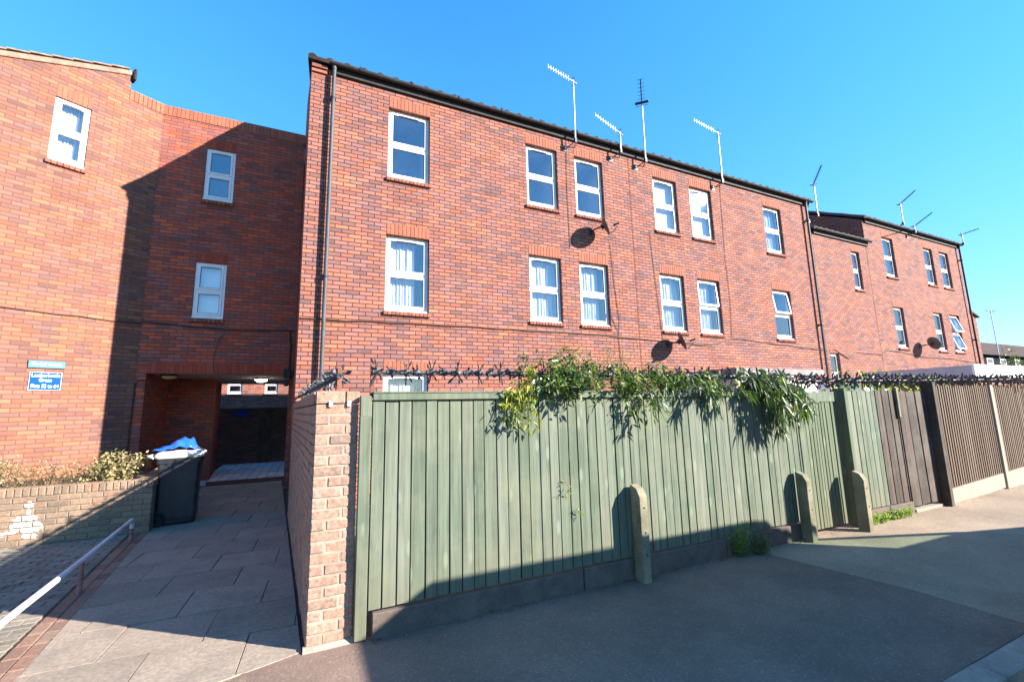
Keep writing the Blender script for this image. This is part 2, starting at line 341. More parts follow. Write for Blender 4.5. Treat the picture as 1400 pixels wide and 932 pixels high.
M['dead_leaf'] = island('dead_leaf', [(0, (.10,.05,.025)), (.6, (.25,.13,.06)), (1, (.35,.22,.10))], .8, bump=0)
M['van_paint'] = mottled('white_van_paint', (.78,.78,.78), .25, .02, 3, 0, **{'Coat Weight': .5})
M['rubber'] = mottled('tyre_rubber', (.02,.02,.02), .85, .2, 5, .001)

# ------------------------------------------------------------------ walls with openings
def wall(name, mat, parent, org, dr, nrm, tops, openings=(), reveal=.13, z0=0.0, mb=None):
    """org: point where u=0; dr: horizontal unit dir; nrm: outward normal; tops: list of (u, z) left to right (may repeat u for a jump)"""
    org = Vector(org); dr = Vector(dr); nrm = Vector(nrm); m = mb or MB()
    P = lambda u, z, d=0.0: org+dr*u+Vector((0,0,z))-nrm*d
    us = sorted(set([round(t[0], 4) for t in tops]+[round(q, 4) for o in openings for q in (o[0], o[1])]))
    def top(u, side):
        for i in range(len(tops)-1):
            (a, za), (b, zb) = tops[i], tops[i+1]
            if b-a < 1e-6: continue
            if (side > 0 and a-1e-6 <= u < b-1e-6) or (side < 0 and a+1e-6 < u <= b+1e-6):
                return za+(zb-za)*(u-a)/(b-a)
    def face(a, b, c, d):
        n = (b-a).cross(c-a)
        m.quad(*((a, b, c, d) if n.dot(nrm) > 0 else (d, c, b, a)))
    for a, b in zip(us[:-1], us[1:]):
        if b-a < 1e-5: continue
        ta, tb = top(a, 1), top(b, -1); mid = (a+b)/2
        cuts = sorted((o[2], o[3]) for o in openings if o[0] < mid < o[1]); z = z0
        for (c, d) in cuts:
            if c > z: face(P(a, z), P(b, z), P(b, c), P(a, c))
            z = d
        face(P(a, z), P(b, z), P(b, tb), P(a, ta))
    for (a, b, c, d) in openings:
        for q in ([P(a,c), P(a,d), P(a,d,reveal), P(a,c,reveal)], [P(b,d), P(b,c), P(b,c,reveal), P(b,d,reveal)],
                  [P(a,d), P(b,d), P(b,d,reveal), P(a,d,reveal)], [P(b,c), P(a,c), P(a,c,reveal), P(b,c,reveal)]): m.quad(*q)
    return None if mb else m.build(name, mat, parent)

CACHE = {}
def cached(key, fn):
    if key not in CACHE: CACHE[key] = fn()
    return CACHE[key]

def window(parent, org, dr, nrm, o, curtain=None, opens=(0, 0), arch=True, sill=True, recess=.082, arch_mat=None, split=.5):
    """local frame: x along the wall from the left jamb, y into the wall, z up from the opening bottom"""
    a, b, c, d = o; w, h = b-a, d-c; dr = Vector(dr); nrm = Vector(nrm); key = (round(w, 3), round(h, 3), recess)
    base = Vector(org)+dr*a+Vector((0,0,c))
    mat = Matrix((( dr.x, -nrm.x, 0, base.x), (dr.y, -nrm.y, 0, base.y), (0, 0, 1, base.z), (0,0,0,1)))
    r = recess; g = .003
    def frame():
        m = MB(); f = .05
        m.box(g, f, r, r+.07, g, h-g, .004); m.box(w-f, w-g, r, r+.07, g, h-g, .004)
        m.box(f, w-f, r, r+.07, h-f, h-g, .004); m.box(f, w-f, r, r+.07, g+.03, f+.035, .004)
        m.box(f, w-f, r, r+.07, h*split-.028, h*split+.028, .004)
        m.box(-.015+g*6, w-.004, r-.055, r+.07, .004, .034, .004)       # white cill
        return m.mesh('window_frame')
    fr = link('window', cached(('f',)+key, frame), M['upvc'], parent); fr.matrix_local = mat
    # sashes (top hung, each with its own pane)
    zs = [(h*split+.028, h-.05), (.085, h*split-.028)]
    for k, (s0, s1) in enumerate(zs):
        sw, sh, x0 = w-.10, s1-s0, .05
        def sash():
            m = MB(); q = .045; e = -.008
            m.box(-e*0, q, -.014, .045, -sh, 0, .006); m.box(sw-q, sw, -.014, .045, -sh, 0, .006)
            m.box(q, sw-q, -.014, .045, -q, 0, .006); m.box(q, sw-q, -.014, .045, -sh, -sh+q, .006)
            return m.mesh('sash')
        def gask():
            m = MB(); q = .045; t = .007
            for bx in ((q, q+t, -sh+q, -q), (sw-q-t, sw-q, -sh+q, -q), (q+t, sw-q-t, -q-t, -q), (q+t, sw-q-t, -sh+q, -sh+q+t)):
                m.box(bx[0], bx[1], -.004, .02, bx[2], bx[3])
            return m.mesh('gasket')
        def pane():
            m = MB(); q = .049
            m.quad((q,.006,-sh+q), (sw-q,.006,-sh+q), (sw-q,.006,-q), (q,.006,-q)); return m.mesh('pane')
        piv = Matrix.Translation((x0, r, s1)) @ Matrix.Rotation(radians(opens[k]), 4, 'X') if opens[k] else Matrix.Translation((x0, r, s1))
        for nm, fn, mt in (('sash', sash, M['upvc']), ('gasket', gask, M['gasket']), ('pane', pane, M['glass'])):
            ob = link(nm, cached((nm, k)+key, fn), mt, fr); ob.matrix_local = piv
    def vent():
        m = MB(); m.box(w*.27, w*.73, r-.03, r-.015, h-.085, h-.068, .003); return m.mesh('trickle_vent')
    link('trickle_vent', cached(('v',)+key, vent), M['upvc'], fr)
    def room():
        m = MB(); x0, x1, y0, y1, z0, z1 = .004, w-.004, r+.072, 1.1, .004, h-.004
        m.quad((x0,y1,z0), (x0,y1,z1), (x1,y1,z1), (x1,y1,z0)); m.quad((x0,y0,z0), (x0,y0,z1), (x0,y1,z1), (x0,y1,z0))
        m.quad((x1,y1,z0), (x1,y1,z1), (x1,y0,z1), (x1,y0,z0)); m.quad((x0,y0,z1), (x1,y0,z1), (x1,y1,z1), (x0,y1,z1)); m.quad((x0,y0,z0), (x0,y1,z0), (x1,y1,z0), (x1,y0,z0))
        return m.mesh('room_lining')
    link('room_lining', cached(('r',)+key, room), M['room'], fr)
    if curtain:
        kind, e0, e1 = curtain
        def drape():
            m = MB(); n = 60; x0, x1 = .02+(w-.04)*e0, .02+(w-.04)*e1; V = []
            zs = [.03, h*.25, h*.5, h*.75, h-.06]
            for j, z in enumerate(zs):
                for i in range(n+1):
                    x = x0+(x1-x0)*i/n
                    y = r+.11 if kind == 'blind' else r+.14+.019*sin(i*.95+.8*sin(j*.7+i*.17))*(1-.5*j/4)+.01*sin(i*.37)
                    V.append((x, y, z))
            m.add(V, [(j*(n+1)+i, j*(n+1)+i+1, (j+1)*(n+1)+i+1, (j+1)*(n+1)+i) for j in range(4) for i in range(n)], True)
            return m.mesh('curtain')
        link('blind' if kind == 'blind' else 'net_curtain', cached((kind, e0, e1)+key, drape), M['blind'] if kind == 'blind' else M['curtain'], fr)
    if arch:
        def soldiers():
            m = MB(); n = max(3, round((w+.0)/.075)); bw = w/n
            for i in range(n): m.box(i*bw+.006, (i+1)*bw-.006, -.005-random.uniform(0,.002), .02, h+.004, h+.221, .002)
            return m.mesh('brick_lintel')
        link('brick_lintel', cached(('s',)+key, soldiers), arch_mat or M['lintel'], fr)
    if sill:
        def sl():
            m = MB(); n = max(3, round((w+.06)/.075)); bw = (w+.06)/n
            for i in range(n): m.box(-.03+i*bw+.003, -.03+(i+1)*bw-.003, -.045-random.uniform(0,.004), r-.004, -.075, -.004, .005)
            return m.mesh('brick_sill')
        link('brick_sill', cached(('b',)+key, sl), M['sill'], fr)
    return fr
M['lintel'] = island('bright_red_lintel_brick', [(0, (.29,.092,.056)), (.5, (.345,.108,.062)), (1, (.385,.128,.072))], .85, mott=.25, bump=.002)
M['lintel_shade'] = island('shaded_lintel_brick', [(0, (.30,.055,.03)), (.5, (.36,.065,.032)), (1, (.42,.085,.04))], .85, mott=.2, bump=.002)  # lintel brick copy with the archway's shade put into a deeper red

def tiled_roof(name, mat, parent, x0, x1, y0, z0, y1, z1, period=.30, amp=.022, th=.05):
    m = MB(); n = int((x1-x0)/period*8); rows = 14; V = []
    dv = Vector((0, y1-y0, z1-z0)); L = dv.length; d = dv/L; nr = Vector((0, -d.z, d.y))
    for j in range(rows+1):
        t = j/rows
        for i in range(n+1):
            x = x0+(x1-x0)*i/n; ph = (i % 8)/8
            hgt = amp*(max(0, sin(ph*2*pi))**.7*1.6-.2 if ph < .5 else -.2)
            p = Vector((x, y0, z0))+dv*t+nr*(hgt+(.012 if j % 2 == 0 else 0)); V.append(p)
    F = [(j*(n+1)+i, j*(n+1)+i+1, (j+1)*(n+1)+i+1, (j+1)*(n+1)+i) for j in range(rows) for i in range(n)]
    m.add(V, F)
    a, b, c, e = Vector((x0,y0,z0)), Vector((x1,y0,z0)), Vector((x1,y1,z1)), Vector((x0,y1,z1)); dn = -nr*th
    m.add([a+dn, b+dn, c+dn, e+dn], [(0,3,2,1)])
    # eave front edge and verge edges closing down to the underside
    eave = V[:n+1]; m.add(eave+[Vector((p.x, y0, z0))+dn for p in eave], [(i, n+1+i, n+2+i, i+1) for i in range(n)])
    lv = V[::n+1]; m.add(lv+[Vector((x0, p.y, p.z))+dn*1.4 for p in lv], [(i, i+1, rows+2+i, rows+1+i) for i in range(rows)])
    rv = V[n::n+1]; m.add(rv+[Vector((x1, p.y, p.z))+dn*1.4 for p in rv], [(i+1, i, rows+1+i, rows+2+i) for i in range(rows)])
    return m.build(name, mat, parent)

def gutter(parent, x0, x1, y, z, wall_y):
    m = MB(); n = 10; r = .058; V = []
    for x in (x0, x1):
        for k in range(n+1):
            a = pi+pi*k/n; V.append((x, y+r*cos(a), z+r*sin(a)))
        for k in range(n+1):
            a = 2*pi-pi*k/n; V.append((x, y+(r-.006)*cos(a), z+(r-.006)*sin(a)))
    k = 2*(n+1); m.add(V, [(i, i+1, k+i+1, k+i) for i in range(k-1)]+[(k-1, 0, k, 2*k-1), tuple(range(k)), tuple(range(2*k-1, k-1, -1))], False)
    x = x0+.55
    while x < x1-.2:
        m.lathe([(r+.007, -.012), (r+.007, .012)], (x, y, z), (1,0,0), 16); m.box(x-.012, x+.012, y-r-.01, y-r+.002, z-.01, z+.022); x += .98
    g = m.build('gutter', M['black_plastic'], parent)
    f = MB(); f.box(x0+.05, x1-.05, y+r+.008, wall_y-.003, z-.16, z+.05, .004); f.build('fascia_board', M['black_plastic'], parent)
    return g

def pipe(parent, x, y, z0, z1, hopper=True, mat='grey_pipe'):
    m = MB(); m.tube([(x, y, z0), (x, y, z1)], .034, 12)
    for z in (z1-.55, (z0+z1)/2, z0+1.2):
        m.lathe([(.034,-.045), (.044,-.04), (.044,.03), (.034,.035)], (x, y, z), (0,0,1), 12); m.box(x-.05, x+.05, y+.02, 8.052, z-.015, z+.015)
    m.tube([(x, y, z1), (x, y-.0, z1+.05), (x, y-.02, z1+.1)], .04, 12)
    return m.build('drainpipe', M[mat], parent)

def tubes(name, paths, r, mat, parent, n=6):
    m = MB()
    for p in paths: m.tube(p, r, n)
    return m.build(name, M[mat], parent)

NF = Vector((0,-1,0)); DX = Vector((1,0,0)); FY = 8.05
ZT2, ZB2, ZT1, ZB1 = 7.53, 6.05, 4.905, 3.425

# ------------------------------------------------------------------ main block
main = thing('apartment_block', 'long red brick three storey block behind the green fence, drainpipe at each end', 'building', (0, FY, 0))
main.location = (0,0,0)
wx = [(1.235,2.055), (4.236,5.056), (5.536,6.358), (7.962,8.788), (9.27,10.1), (12.31,13.14)]
ops = []
for (a, b) in wx: ops += [(a, b, ZB2, ZT2), (a, b, ZB1, ZT1)]
gf = [(1.235,2.055), (4.236,5.056), (9.6,10.4)]
for (a, b) in gf: ops.append((a, b, .80, 2.28))
X0, X1 = -.165, 14.58
wall('front_wall', M['brick'], main, (0, FY, 0), DX, NF, [(X0, 7.97), (X1, 7.97)], ops)
cur2 = [None, None, ('blind', .0, 1.0), ('blind', 0, 1), ('blind', 0, 1), ('net', 0, .92)]
cur2[2] = None
cur1 = [('net', 0, .72), ('net', 0, .97), ('net', 0, .8), ('net', 0, .95), ('net', 0, .8), ('net', .0, .35)]
for i, (a, b) in enumerate(wx):
    window(main, (0,FY,0), DX, NF, (a, b, ZB2, ZT2), cur2[i])
    window(main, (0,FY,0), DX, NF, (a, b, ZB1, ZT1), cur1[i], opens={4: (-4, 0), 5: (-7, 0)}.get(i, (0,0)))
for i, (a, b) in enumerate(gf): window(main, (0,FY,0), DX, NF, (a, b, .80, 2.28), ('net', 0, .98))
# gable walls
GL = 6.9; pitch = math.tan(radians(28))
gd = Vector((-.10, 2.89, 0)).normalized(); gn = Vector((-gd.y, gd.x, 0))
ridge_u = 5.0
wall('gable_wall', M['brick'], main, (X0, FY, 0), gd, gn, [(0, 8.0), (ridge_u, 8.0+ridge_u*pitch), (2*ridge_u, 8.0)], [(6.9, 8.6, 0, .05)][:0])
wall('gable_wall', M['brick'], main, (X1, FY, 0), Vector((0,1,0)), Vector((1,0,0)), [(0, 8.0), (ridge_u, 8.0+ridge_u*pitch), (2*ridge_u, 8.0)])
wall('rear_wall', M['brick'], main, (-.55, FY+2*ridge_u, 0), DX, Vector((0,1,0)), [(0, 8.0), (X1+.55, 8.0)])
tiled_roof('roof', M['tile'], main, X0-.07, X1+.12, FY-.12, 8.07, FY+ridge_u, 8.07+(ridge_u+.12)*pitch)
tiled_roof('roof', M['tile'], main, X0-.12, X1+.12, FY+2*ridge_u+.1, 8.07, FY+ridge_u, 8.07+(ridge_u+.12)*pitch)
gutter(main, .12, X1+.10, FY-.115, 8.05, FY)
k = MB()
for i in range(3): k.box(X0-.002-.0*i, .10+.06*i*0, FY-.004-.03*i, FY+.1, 7.76+.075*i+.004, 7.83+.075*i, .003)
k.build('corbel', M['sill'], main)
pipe(main, .215, FY-.085, 0, 7.93); pipe(main, 14.36, FY-.085, 0, 7.9)
rr = random.Random(3)
def run(pts, wob=.012, seg=.35, y=FY-.014):
    out = []
    for (x0, z0), (x1, z1) in zip(pts[:-1], pts[1:]):
        n = max(1, int(math.hypot(x1-x0, z1-z0)/seg))
        for i in range(n): out.append((x0+(x1-x0)*i/n+rr.uniform(-wob,wob)*.4, y, z0+(z1-z0)*i/n+rr.uniform(-wob,wob)))
    out.append((pts[-1][0], y, pts[-1][1])); return out
tubes('wall_cable', [run([(X0, 3.19), (1.7,3.21), (3.8,3.22), (6.53,3.2), (8.1,3.15), (9.2,3.10), (9.8,3.16), (10.37,3.35), (11.5,3.30), (13,3.22), (X1,3.16)])], .013, 'cable', main)
for pth in [run([(6.45,5.5), (6.5,4.5), (6.6,3.6), (6.54,3.2), (6.6,2.4)]), run([(7.72,6.0), (7.78,5.0), (7.85,3.9), (7.9,3.2)]), run([(10.5,7.8), (10.42,5.6), (10.45,4.4), (10.37,3.38)]), run([(5.34,7.9), (5.30,6.7), (5.32,5.2)]),
      run([(6.34,3.9), (6.40,3.6), (6.52,3.35)])]: tubes('aerial_cable', [pth], .0055, 'cable_black', main)
j = MB(); j.box(7.165, 7.185, FY-.004, FY+.02, 0, 7.95); j.build('movement_joint', M['joint'], main)

# ------------------------------------------------------------------ low link + end block
link_b = thing('link_block', 'lower brick link with its own short gutter, between the two tall red brick blocks', 'building')
L0, L1 = X1+.02, 17.72
lops = [(16.74, 17.24, 5.33, 6.69), (14.75, 15.25, 1.75, 3.09)]
wall('front_wall', M['brick'], link_b, (0, FY+.0, 0), DX, NF, [(L0, 7.08), (L1, 7.08)], lops)
for o in lops: window(link_b, (0,FY,0), DX, NF, o, ('net', 0, .5))
tiled_roof('roof', M['tile_dark'], link_b, L0, L1-.01, FY-.12, 7.17, FY+4.0, 7.17+4.1*pitch)
gutter(link_b, L0+.02, L1+.16, FY-.115, 7.15, FY)
wall('rear_wall', M['brick'], link_b, (L0, FY+6, 0), DX, Vector((0,1,0)), [(0, 7.08), (L1-L0, 7.08)])
tubes('wall_cable', [run([(L0,3.15), (15.0,3.22), (15.4,3.05), (15.72,2.94), (16.15,3.16), (17.7,3.12)])], .013, 'cable', link_b)

end = thing('end_block', 'farther red brick block at the right, tall gable above the low link and two aerials', 'building')
E0, E1 = 17.74, 24.93
eo = [(18.88,19.63,6.02,7.53), (21.86,22.58,6.02,7.53), (23.12,23.9,6.02,7.53), (18.92,19.62,3.41,4.9), (21.8,22.5,3.41,4.9), (23.12,23.92,3.41,4.9), (21.8,22.5,.8,2.25)]
wall('front_wall', M['brick'], end, (0, FY, 0), DX, NF, [(E0, 7.97), (E1, 7.97)], eo)
for i, o in enumerate(eo): window(end, (0,FY,0), DX, NF, o, ('net', 0, .85) if i != 4 else ('net', 0, .3), opens=(-15, -15) if i == 5 else (0, 0))
wall('gable_wall', M['brick'], end, (E0, FY, 0), Vector((0,1,0)), Vector((-1,0,0)), [(0, 7.99), (ridge_u, 7.99+ridge_u*pitch), (2*ridge_u, 7.99)])
wall('gable_wall', M['brick'], end, (E1, FY, 0), Vector((0,1,0)), Vector((1,0,0)), [(0, 7.99), (ridge_u, 7.99+ridge_u*pitch), (2*ridge_u, 7.99)])
wall('rear_wall', M['brick'], end, (E0, FY+2*ridge_u, 0), DX, Vector((0,1,0)), [(0, 8.0), (E1-E0, 8.0)])
tiled_roof('roof', M['tile_dark'], end, E0-.05, E1+.1, FY-.12, 8.07, FY+ridge_u, 8.07+(ridge_u+.12)*pitch)
tiled_roof('roof', M['tile_dark'], end, E0-.05, E1+.1, FY+2*ridge_u+.1, 8.07, FY+ridge_u, 8.07+(ridge_u+.12)*pitch)
gutter(end, E0+.05, E1+.12, FY-.115, 8.05, FY)
pipe(end, E1-.12, FY-.085, 0, 7.9, mat='black_plastic')
tubes('wall_cable', [run([(E0,3.12), (18.2,3.3), (19.4,3.22), (20.6,3.12), (22.3,3.12), (23.6,3.05), (E1,3.0)])], .013, 'cable', end)

# ------------------------------------------------------------------ archway block (passage through it) and left wing
AY = 10.94; AX0, AX1 = -3.06, -.285
arch = thing('archway_block', 'shaded brick block bridging the covered passage, flat soldier course parapet on top', 'building')
ao = [(-2.235,-1.68,4.64+1.62,5.865+1.62), (-2.25,-1.688,2.0+1.62,3.225+1.62)]
wall('front_wall', M['brick_arch'], arch, (0, AY, 0), DX, NF, [(AX0, 8.06), (AX1, 8.06)], ao+[(-2.9, -.36, -.02, 2.46)], .09)
for i, o in enumerate(ao): window(arch, (0,AY,0), DX, NF, o, ('blind', 0, 1) if i else None, arch_mat=M['lintel_shade'], recess=.02)
m = MB(); n = int((AX1-AX0)/.075)
for i in range(n): m.box(AX0+.002+i*.0753+.004, AX0+.002+(i+1)*.0753-.004, AY-.012-random.uniform(0,.004), AY+.21, 8.064, 8.285, .003)
m.build('parapet_soldier_course', M['lintel'], arch)
m = MB(); m.box(AX0, AX1-.01, AY+.0, AY+.22, 8.05, 8.28); m.box(AX0, AX1-.01, AY-.005, AY+.23, 8.287, 8.30, .004); m.build('parapet_coping', M['coping'], arch)
m = MB(); n = int(2.54/.075)
for i in range(n): m.box(-2.9+i*.0755+.004, -2.9+(i+1)*.0755-.004, AY-.006-random.uniform(0,.003), AY+.02, 2.464, 2.68, .002)
m.build('passage_lintel', M['lintel_shade'], arch)
m = MB(); m.box(-2.98, -.30, AY+.095, 14.8, 2.47, 2.7); m.build('passage_ceiling', M['soffit'], arch)
m = MB(); m.box(AX0+.01, AX1-.02, AY+.24, 14.9, 8.0, 8.1); m.build('flat_roof', M['grey_felt'], arch)
m = MB()
m.quad((-2.9,AY+.09,0), (-2.9,12.6,0), (-2.9,12.6,2.47), (-2.9,AY+.09,2.47)); m.quad((-2.9,12.6,0), (-1.98,12.6,0), (-1.98,12.6,2.47), (-2.9,12.6,2.47))
m.quad((-1.98,12.6,0), (-2.19,14.8,0), (-2.19,14.8,2.47), (-1.98,12.6,2.47))
m.build('passage_wall', M['brick_arch'], arch)
wall('rear_wall', M['brick_arch'], arch, (AX0-1, 14.85, 0), DX, Vector((0,1,0)), [(0, 8.1), (3.76, 8.1)], [(1.87, 3.62, 0, 2.47)], .05)
tubes('wall_cable', [run([(AX0,3.50), (-2.25,3.45), (-1.66,3.42), (-.8,3.43), (-.3,3.46)], y=AY-.014)], .012, 'cable_black', arch)
tubes('conduit', [run([(-1.62,3.42), (-1.75,3.15), (-1.80,2.8), (-1.79,2.5)], y=AY-.014, wob=.004)], .008, 'dish', arch)
tubes('conduit', [[(-2.9,AY-.014,2.32), (-3.0,AY-.014,2.32), (-3.05,AY-.014,2.26), (-3.06,AY-.02,1.2), (-3.06,AY-.02,0)]], .012, 'cable', arch)
for (x, y) in ((-2.62, 11.35), (-1.0, 12.2)):
    lt = MB(); lt.lathe([(0,0), (.15,0), (.15,-.03), (.14,-.035)], (x, y, 2.468), (0,0,1), 24); o = lt.build('ceiling_lamp', M['black_plastic'])
    tag(o, 'round cream bulkhead lamp with black rim, '+('nearest the left end of the passage ceiling' if x < -2 else 'farther in at the right of the passage ceiling'), 'lamp', 'passage ceiling lamps')
    d = MB(); d.lathe([(.138,-.03), (.13,-.055), (.09,-.085), (.04,-.095), (0,-.097)], (x, y, 2.468), (0,0,1), 24); d.build('diffuser', M['lamp_glass' if x < -2 else 'lamp_lit'], o)
m = MB(); m.box(-.47, -.33, AY-.16, AY-.02, 2.38, 2.58, .01); m.tube([(-.40, AY-.03, 3.46), (-.36, AY-.03, 3.1), (-.37, AY-.03, 2.5)], .016, 8); m.box(-.45,-.36, AY-.2, AY-.1, 2.2, 2.34, .01)
o = m.build('security_camera', M['black_plastic']); tag(o, 'small black camera box under its cable, at the right end of the passage lintel', 'camera')

wing = thing('side_wing', 'sunlit orange brick wing at the left edge with sloping mortared verge and one white window', 'building')
A = radians(30); WD = Vector((-cos(A), -sin(A), 0)); WN = Vector((sin(A), -cos(A), 0)); WO = Vector((AX0, AY, 0))
wo = [(1.098, 1.588, 6.262, 7.52)]
def vz(s): return 8.60-(s-.58)*math.tan(radians(24.3))
# the wall runs from the inner corner towards the camera's left; u is measured along -WD so that it grows to the right
DW = -WD; U = lambda s: -s
wt = [(-7.0, vz(7.0)), (-.58, vz(.58)), (-.58, 8.06), (0, 8.06)]
wall('front_wall', M['brick_left'], wing, WO, DW, WN, wt, [(-1.588, -1.098, 6.262, 7.52)])
window(wing, WO, DW, WN, (-1.588, -1.098, 6.262, 7.52), ('net', 0, 1.0), recess=.03)
def wp(s, z, out=0.0): return WO+WD*s+WN*out+Vector((0,0,z))
m = MB(); n = 8
for i in range(n):
    c = wp(-.006+(i+.5)*.0735, 8.174, -.1); m.obox(c, DW, WN, Vector((0,0,1)), .066, .222+random.uniform(0,.006), .221, .003)
m.build('parapet_soldier_course', M['lintel'], wing)
m = MB(); m.obox(wp(.29, 8.293, -.11), DW, WN, Vector((0,0,1)), .57, .235, .014, .003); m.build('parapet_coping', M['coping'], wing)
sd = Vector((WD.x*cos(radians(24.3)), WD.y*cos(radians(24.3)), -sin(radians(24.3)))); sn = WN.cross(sd); sn = sn if sn.z > 0 else -sn
m = MB(); m.obox(wp(.56, 8.615)+sd*3.55+WN*-.03+sn*.05, sd, WN, sn, 7.1, .12, .10, .01)
m.build('verge', M['verge'], wing)
m = MB()
for i in range(24): m.obox(wp(.60, 8.615)+sd*(.14+i*.295)+WN*-.6+sn*.118, (sd+sn*.07).normalized(), WN, sn, .3, 1.3, .028, .004)
m.build('roof', M['verge'], wing)
m = MB()
m.obox(wp(.545, 8.62), DW, WN, Vector((0,0,1)), .05, .2, .26, .02); m.build('ridge_end_cap', M['black_plastic'], wing)
m = MB(); b0 = wp(.58, 0, -.02); 
m.add([wp(.58,8.06), wp(.58,8.6), wp(.58,8.6,-3), wp(.58,8.06,-3)], [(0,1,2,3)])
m.add([wp(7,0), wp(7,vz(7)), wp(7,vz(7),-5), wp(7,0,-5)], [(0,1,2,3)])
m.build('return_wall', M['brick_left'], wing)
cp = [(-.0, 3.47), (.42, 3.44), (.9, 3.46), (1.2, 3.45), (1.86, 3.47), (3, 3.5), (5, 3.5)]
tubes('wall_cable', [[wp(s+.0001, z+rr.uniform(-.006,.006), .014) for s, z in cp]], .012, 'cable', wing)

# signs on the wing
def sign(name, label, s0, s1, z0, z1, mat, lines, border, th=.012, ctr=None, R=None):
    w, h = abs(s0-s1), z1-z0
    o = thing(name, label, 'sign'); c = ctr or wp((s0+s1)/2, (z0+z1)/2, .004)
    d, n = (DW, WN) if R is None else R
    o.matrix_local = Matrix(((d.x, -n.x, 0, c.x), (d.y, -n.y, 0, c.y), (0,0,1,c.z), (0,0,0,1)))
    m = MB(); m.box(-w/2, w/2, -th, 0, -h/2, h/2, .003); m.build('plate', M[mat], o)
    b = MB(); t = .0045
    for bx in ((-w/2, w/2, h/2-t, h/2), (-w/2, w/2, -h/2, -h/2+t), (-w/2, -w/2+t, -h/2+t, h/2-t), (w/2-t, w/2, -h/2+t, h/2-t)): b.box(bx[0], bx[1], -th-.003, -th-.0005, bx[2], bx[3])
    b.build('border', M[border], o)
    for (txt, zc, size, ww) in lines:
        cu = bpy.data.curves.new('lettering', 'FONT'); cu.body = txt; cu.size = size; cu.align_x = 'CENTER'; cu.align_y = 'CENTER'; cu.extrude = .0008; cu.offset = size*.008
        t0 = bpy.data.objects.new('lettering_curve', cu); col.objects.link(t0); dg = bpy.context.evaluated_depsgraph_get(); me = bpy.data.meshes.new_from_object(t0.evaluated_get(dg)); me.materials.clear(); bpy.data.objects.remove(t0); t = link('lettering', me, M['sign_white'], o)
        t.location = (0, -th-.003, zc); t.rotation_euler = (pi/2, 0, 0)
        bpy.context.view_layer.update()
        if t.dimensions.x > 1e-4: t.scale.x = ww/t.dimensions.x
    return o
sign('wall_sign', 'pale blue No Ball Games plate in a dark frame, above the larger blue sign', 1.455, 1.0, 2.485, 2.615, 'sign_pale', [('No Ball Games.', .0, .082, .37)], 'gasket', .018)
sign('wall_sign', 'bright blue sign with white words Leatherbottle Green Flats 52 to 64', 1.42, 1.028, 2.105, 2.41, 'sign_blue', [('Leatherbottle', .098, .082, .345), ('Green', .018, .082, .155), ('Flats 52 to 64', -.085, .082, .335)], 'sign_white')

# ------------------------------------------------------------------ behind the passage
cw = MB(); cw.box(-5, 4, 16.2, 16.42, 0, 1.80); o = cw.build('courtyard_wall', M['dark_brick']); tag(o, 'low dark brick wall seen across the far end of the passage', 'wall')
d = MB(); d.box(-1.32, -.98, 16.18, 16.198, .1, 1.78, .004); d.build('timber_panel', M['brown_wood'], o)
sign('courtyard_sign', 'small dark blue sign on the courtyard wall beyond the passage', 0, .42, 1.52, 1.74, 'sign_blue', [], 'sign_blue', ctr=Vector((-1.82,16.196,1.63)), R=(DX, NF))
cb = thing('courtyard_building', 'sunlit brick building glimpsed far beyond the passage over the dark wall', 'building')
co = [(-3.6,-2.95,2.62,3.6), (-1.95,-1.35,2.62,3.6), (1.0,1.7,2.62,3.6)]
wall('front_wall', M['brick'], cb, (0,26,0), DX, NF, [(-14, 6.5), (10, 6.5)], co)
for o in co: window(cb, (0,26,0), DX, NF, o, None)
m = MB(); m.prism([(25.8,6.45), (30,8.6), (34.2,6.45)], -14.2, 'x', 10.2); m.build('roof', M['tile'], cb)
wall('gable_wall', M['brick'], cb, (-14,26,0), Vector((0,1,0)), Vector((-1,0,0)), [(0,6.5),(8,6.5)]); wall('gable_wall', M['brick'], cb, (10,26,0), Vector((0,1,0)), Vector((1,0,0)), [(0,6.5),(8,6.5)])

# far right: gable and dark house
fg = thing('gable_house', 'narrow brick gable end rising just beyond the far block, at the right', 'building')
wall('gable_wall', M['brick'], fg, (27.5,10,0), DX, NF, [(0, 6.95), (4.1, 5.75)])
wall('side_wall', M['brick'], fg, (31.6,10,0), Vector((0,1,0)), Vector((1,0,0)), [(0,5.7),(9,5.7)])
m = MB(); m.prism([(27.4,7.02), (31.8,5.73), (31.8,5.83), (27.4,7.12)], 9.9, 'y', 19); m.build('roof', M['tile_dark'], fg)
wall('rear_wall', M['brick'], fg, (27.5,19,0), DX, Vector((0,1,0)), [(0, 6.95), (4.1, 5.75)])
dh = thing('dark_house', 'distant dark walled house with long brown roof at the right edge', 'building')
hx, hy = 78.0, 25.0
m = MB(); m.box(hx, hx+40, hy, hy+9, 0, 7.1); m.build('wall', M['dark_clad'], dh)
m = MB(); m.prism([(hy-.5,7.0), (hy+4.5,9.9), (hy+9.5,7.0)], hx-.4, 'x', hx+40.4); m.build('roof', M['tile'], dh)
for x in (hx+1.8, hx+5.8, hx+10.5):
    f = MB(); y = hy-.05
    for bx in ((x,x+.12,5.2,6.6), (x+1.7,x+1.82,5.2,6.6), (x+.12,x+1.7,6.48,6.6), (x+.12,x+1.7,5.2,5.32), (x+.12,x+1.7,5.86,5.96)): f.box(bx[0], bx[1], y, hy-.003, bx[2], bx[3])
    fo = f.build('window', M['upvc'], dh); p = MB(); p.box(x+.12, x+1.7, hy-.02, hy-.004, 5.3, 6.5); p.build('pane', M['gasket'], fo)
al = MB(); ax, ay = 83.2, 24.8
al.tube([(ax,ay,6.6), (ax,ay,13.2)], .06, 6); al.tube([(ax-1.0,ay,13.0), (ax+1.0,ay,13.1)], .04, 6)
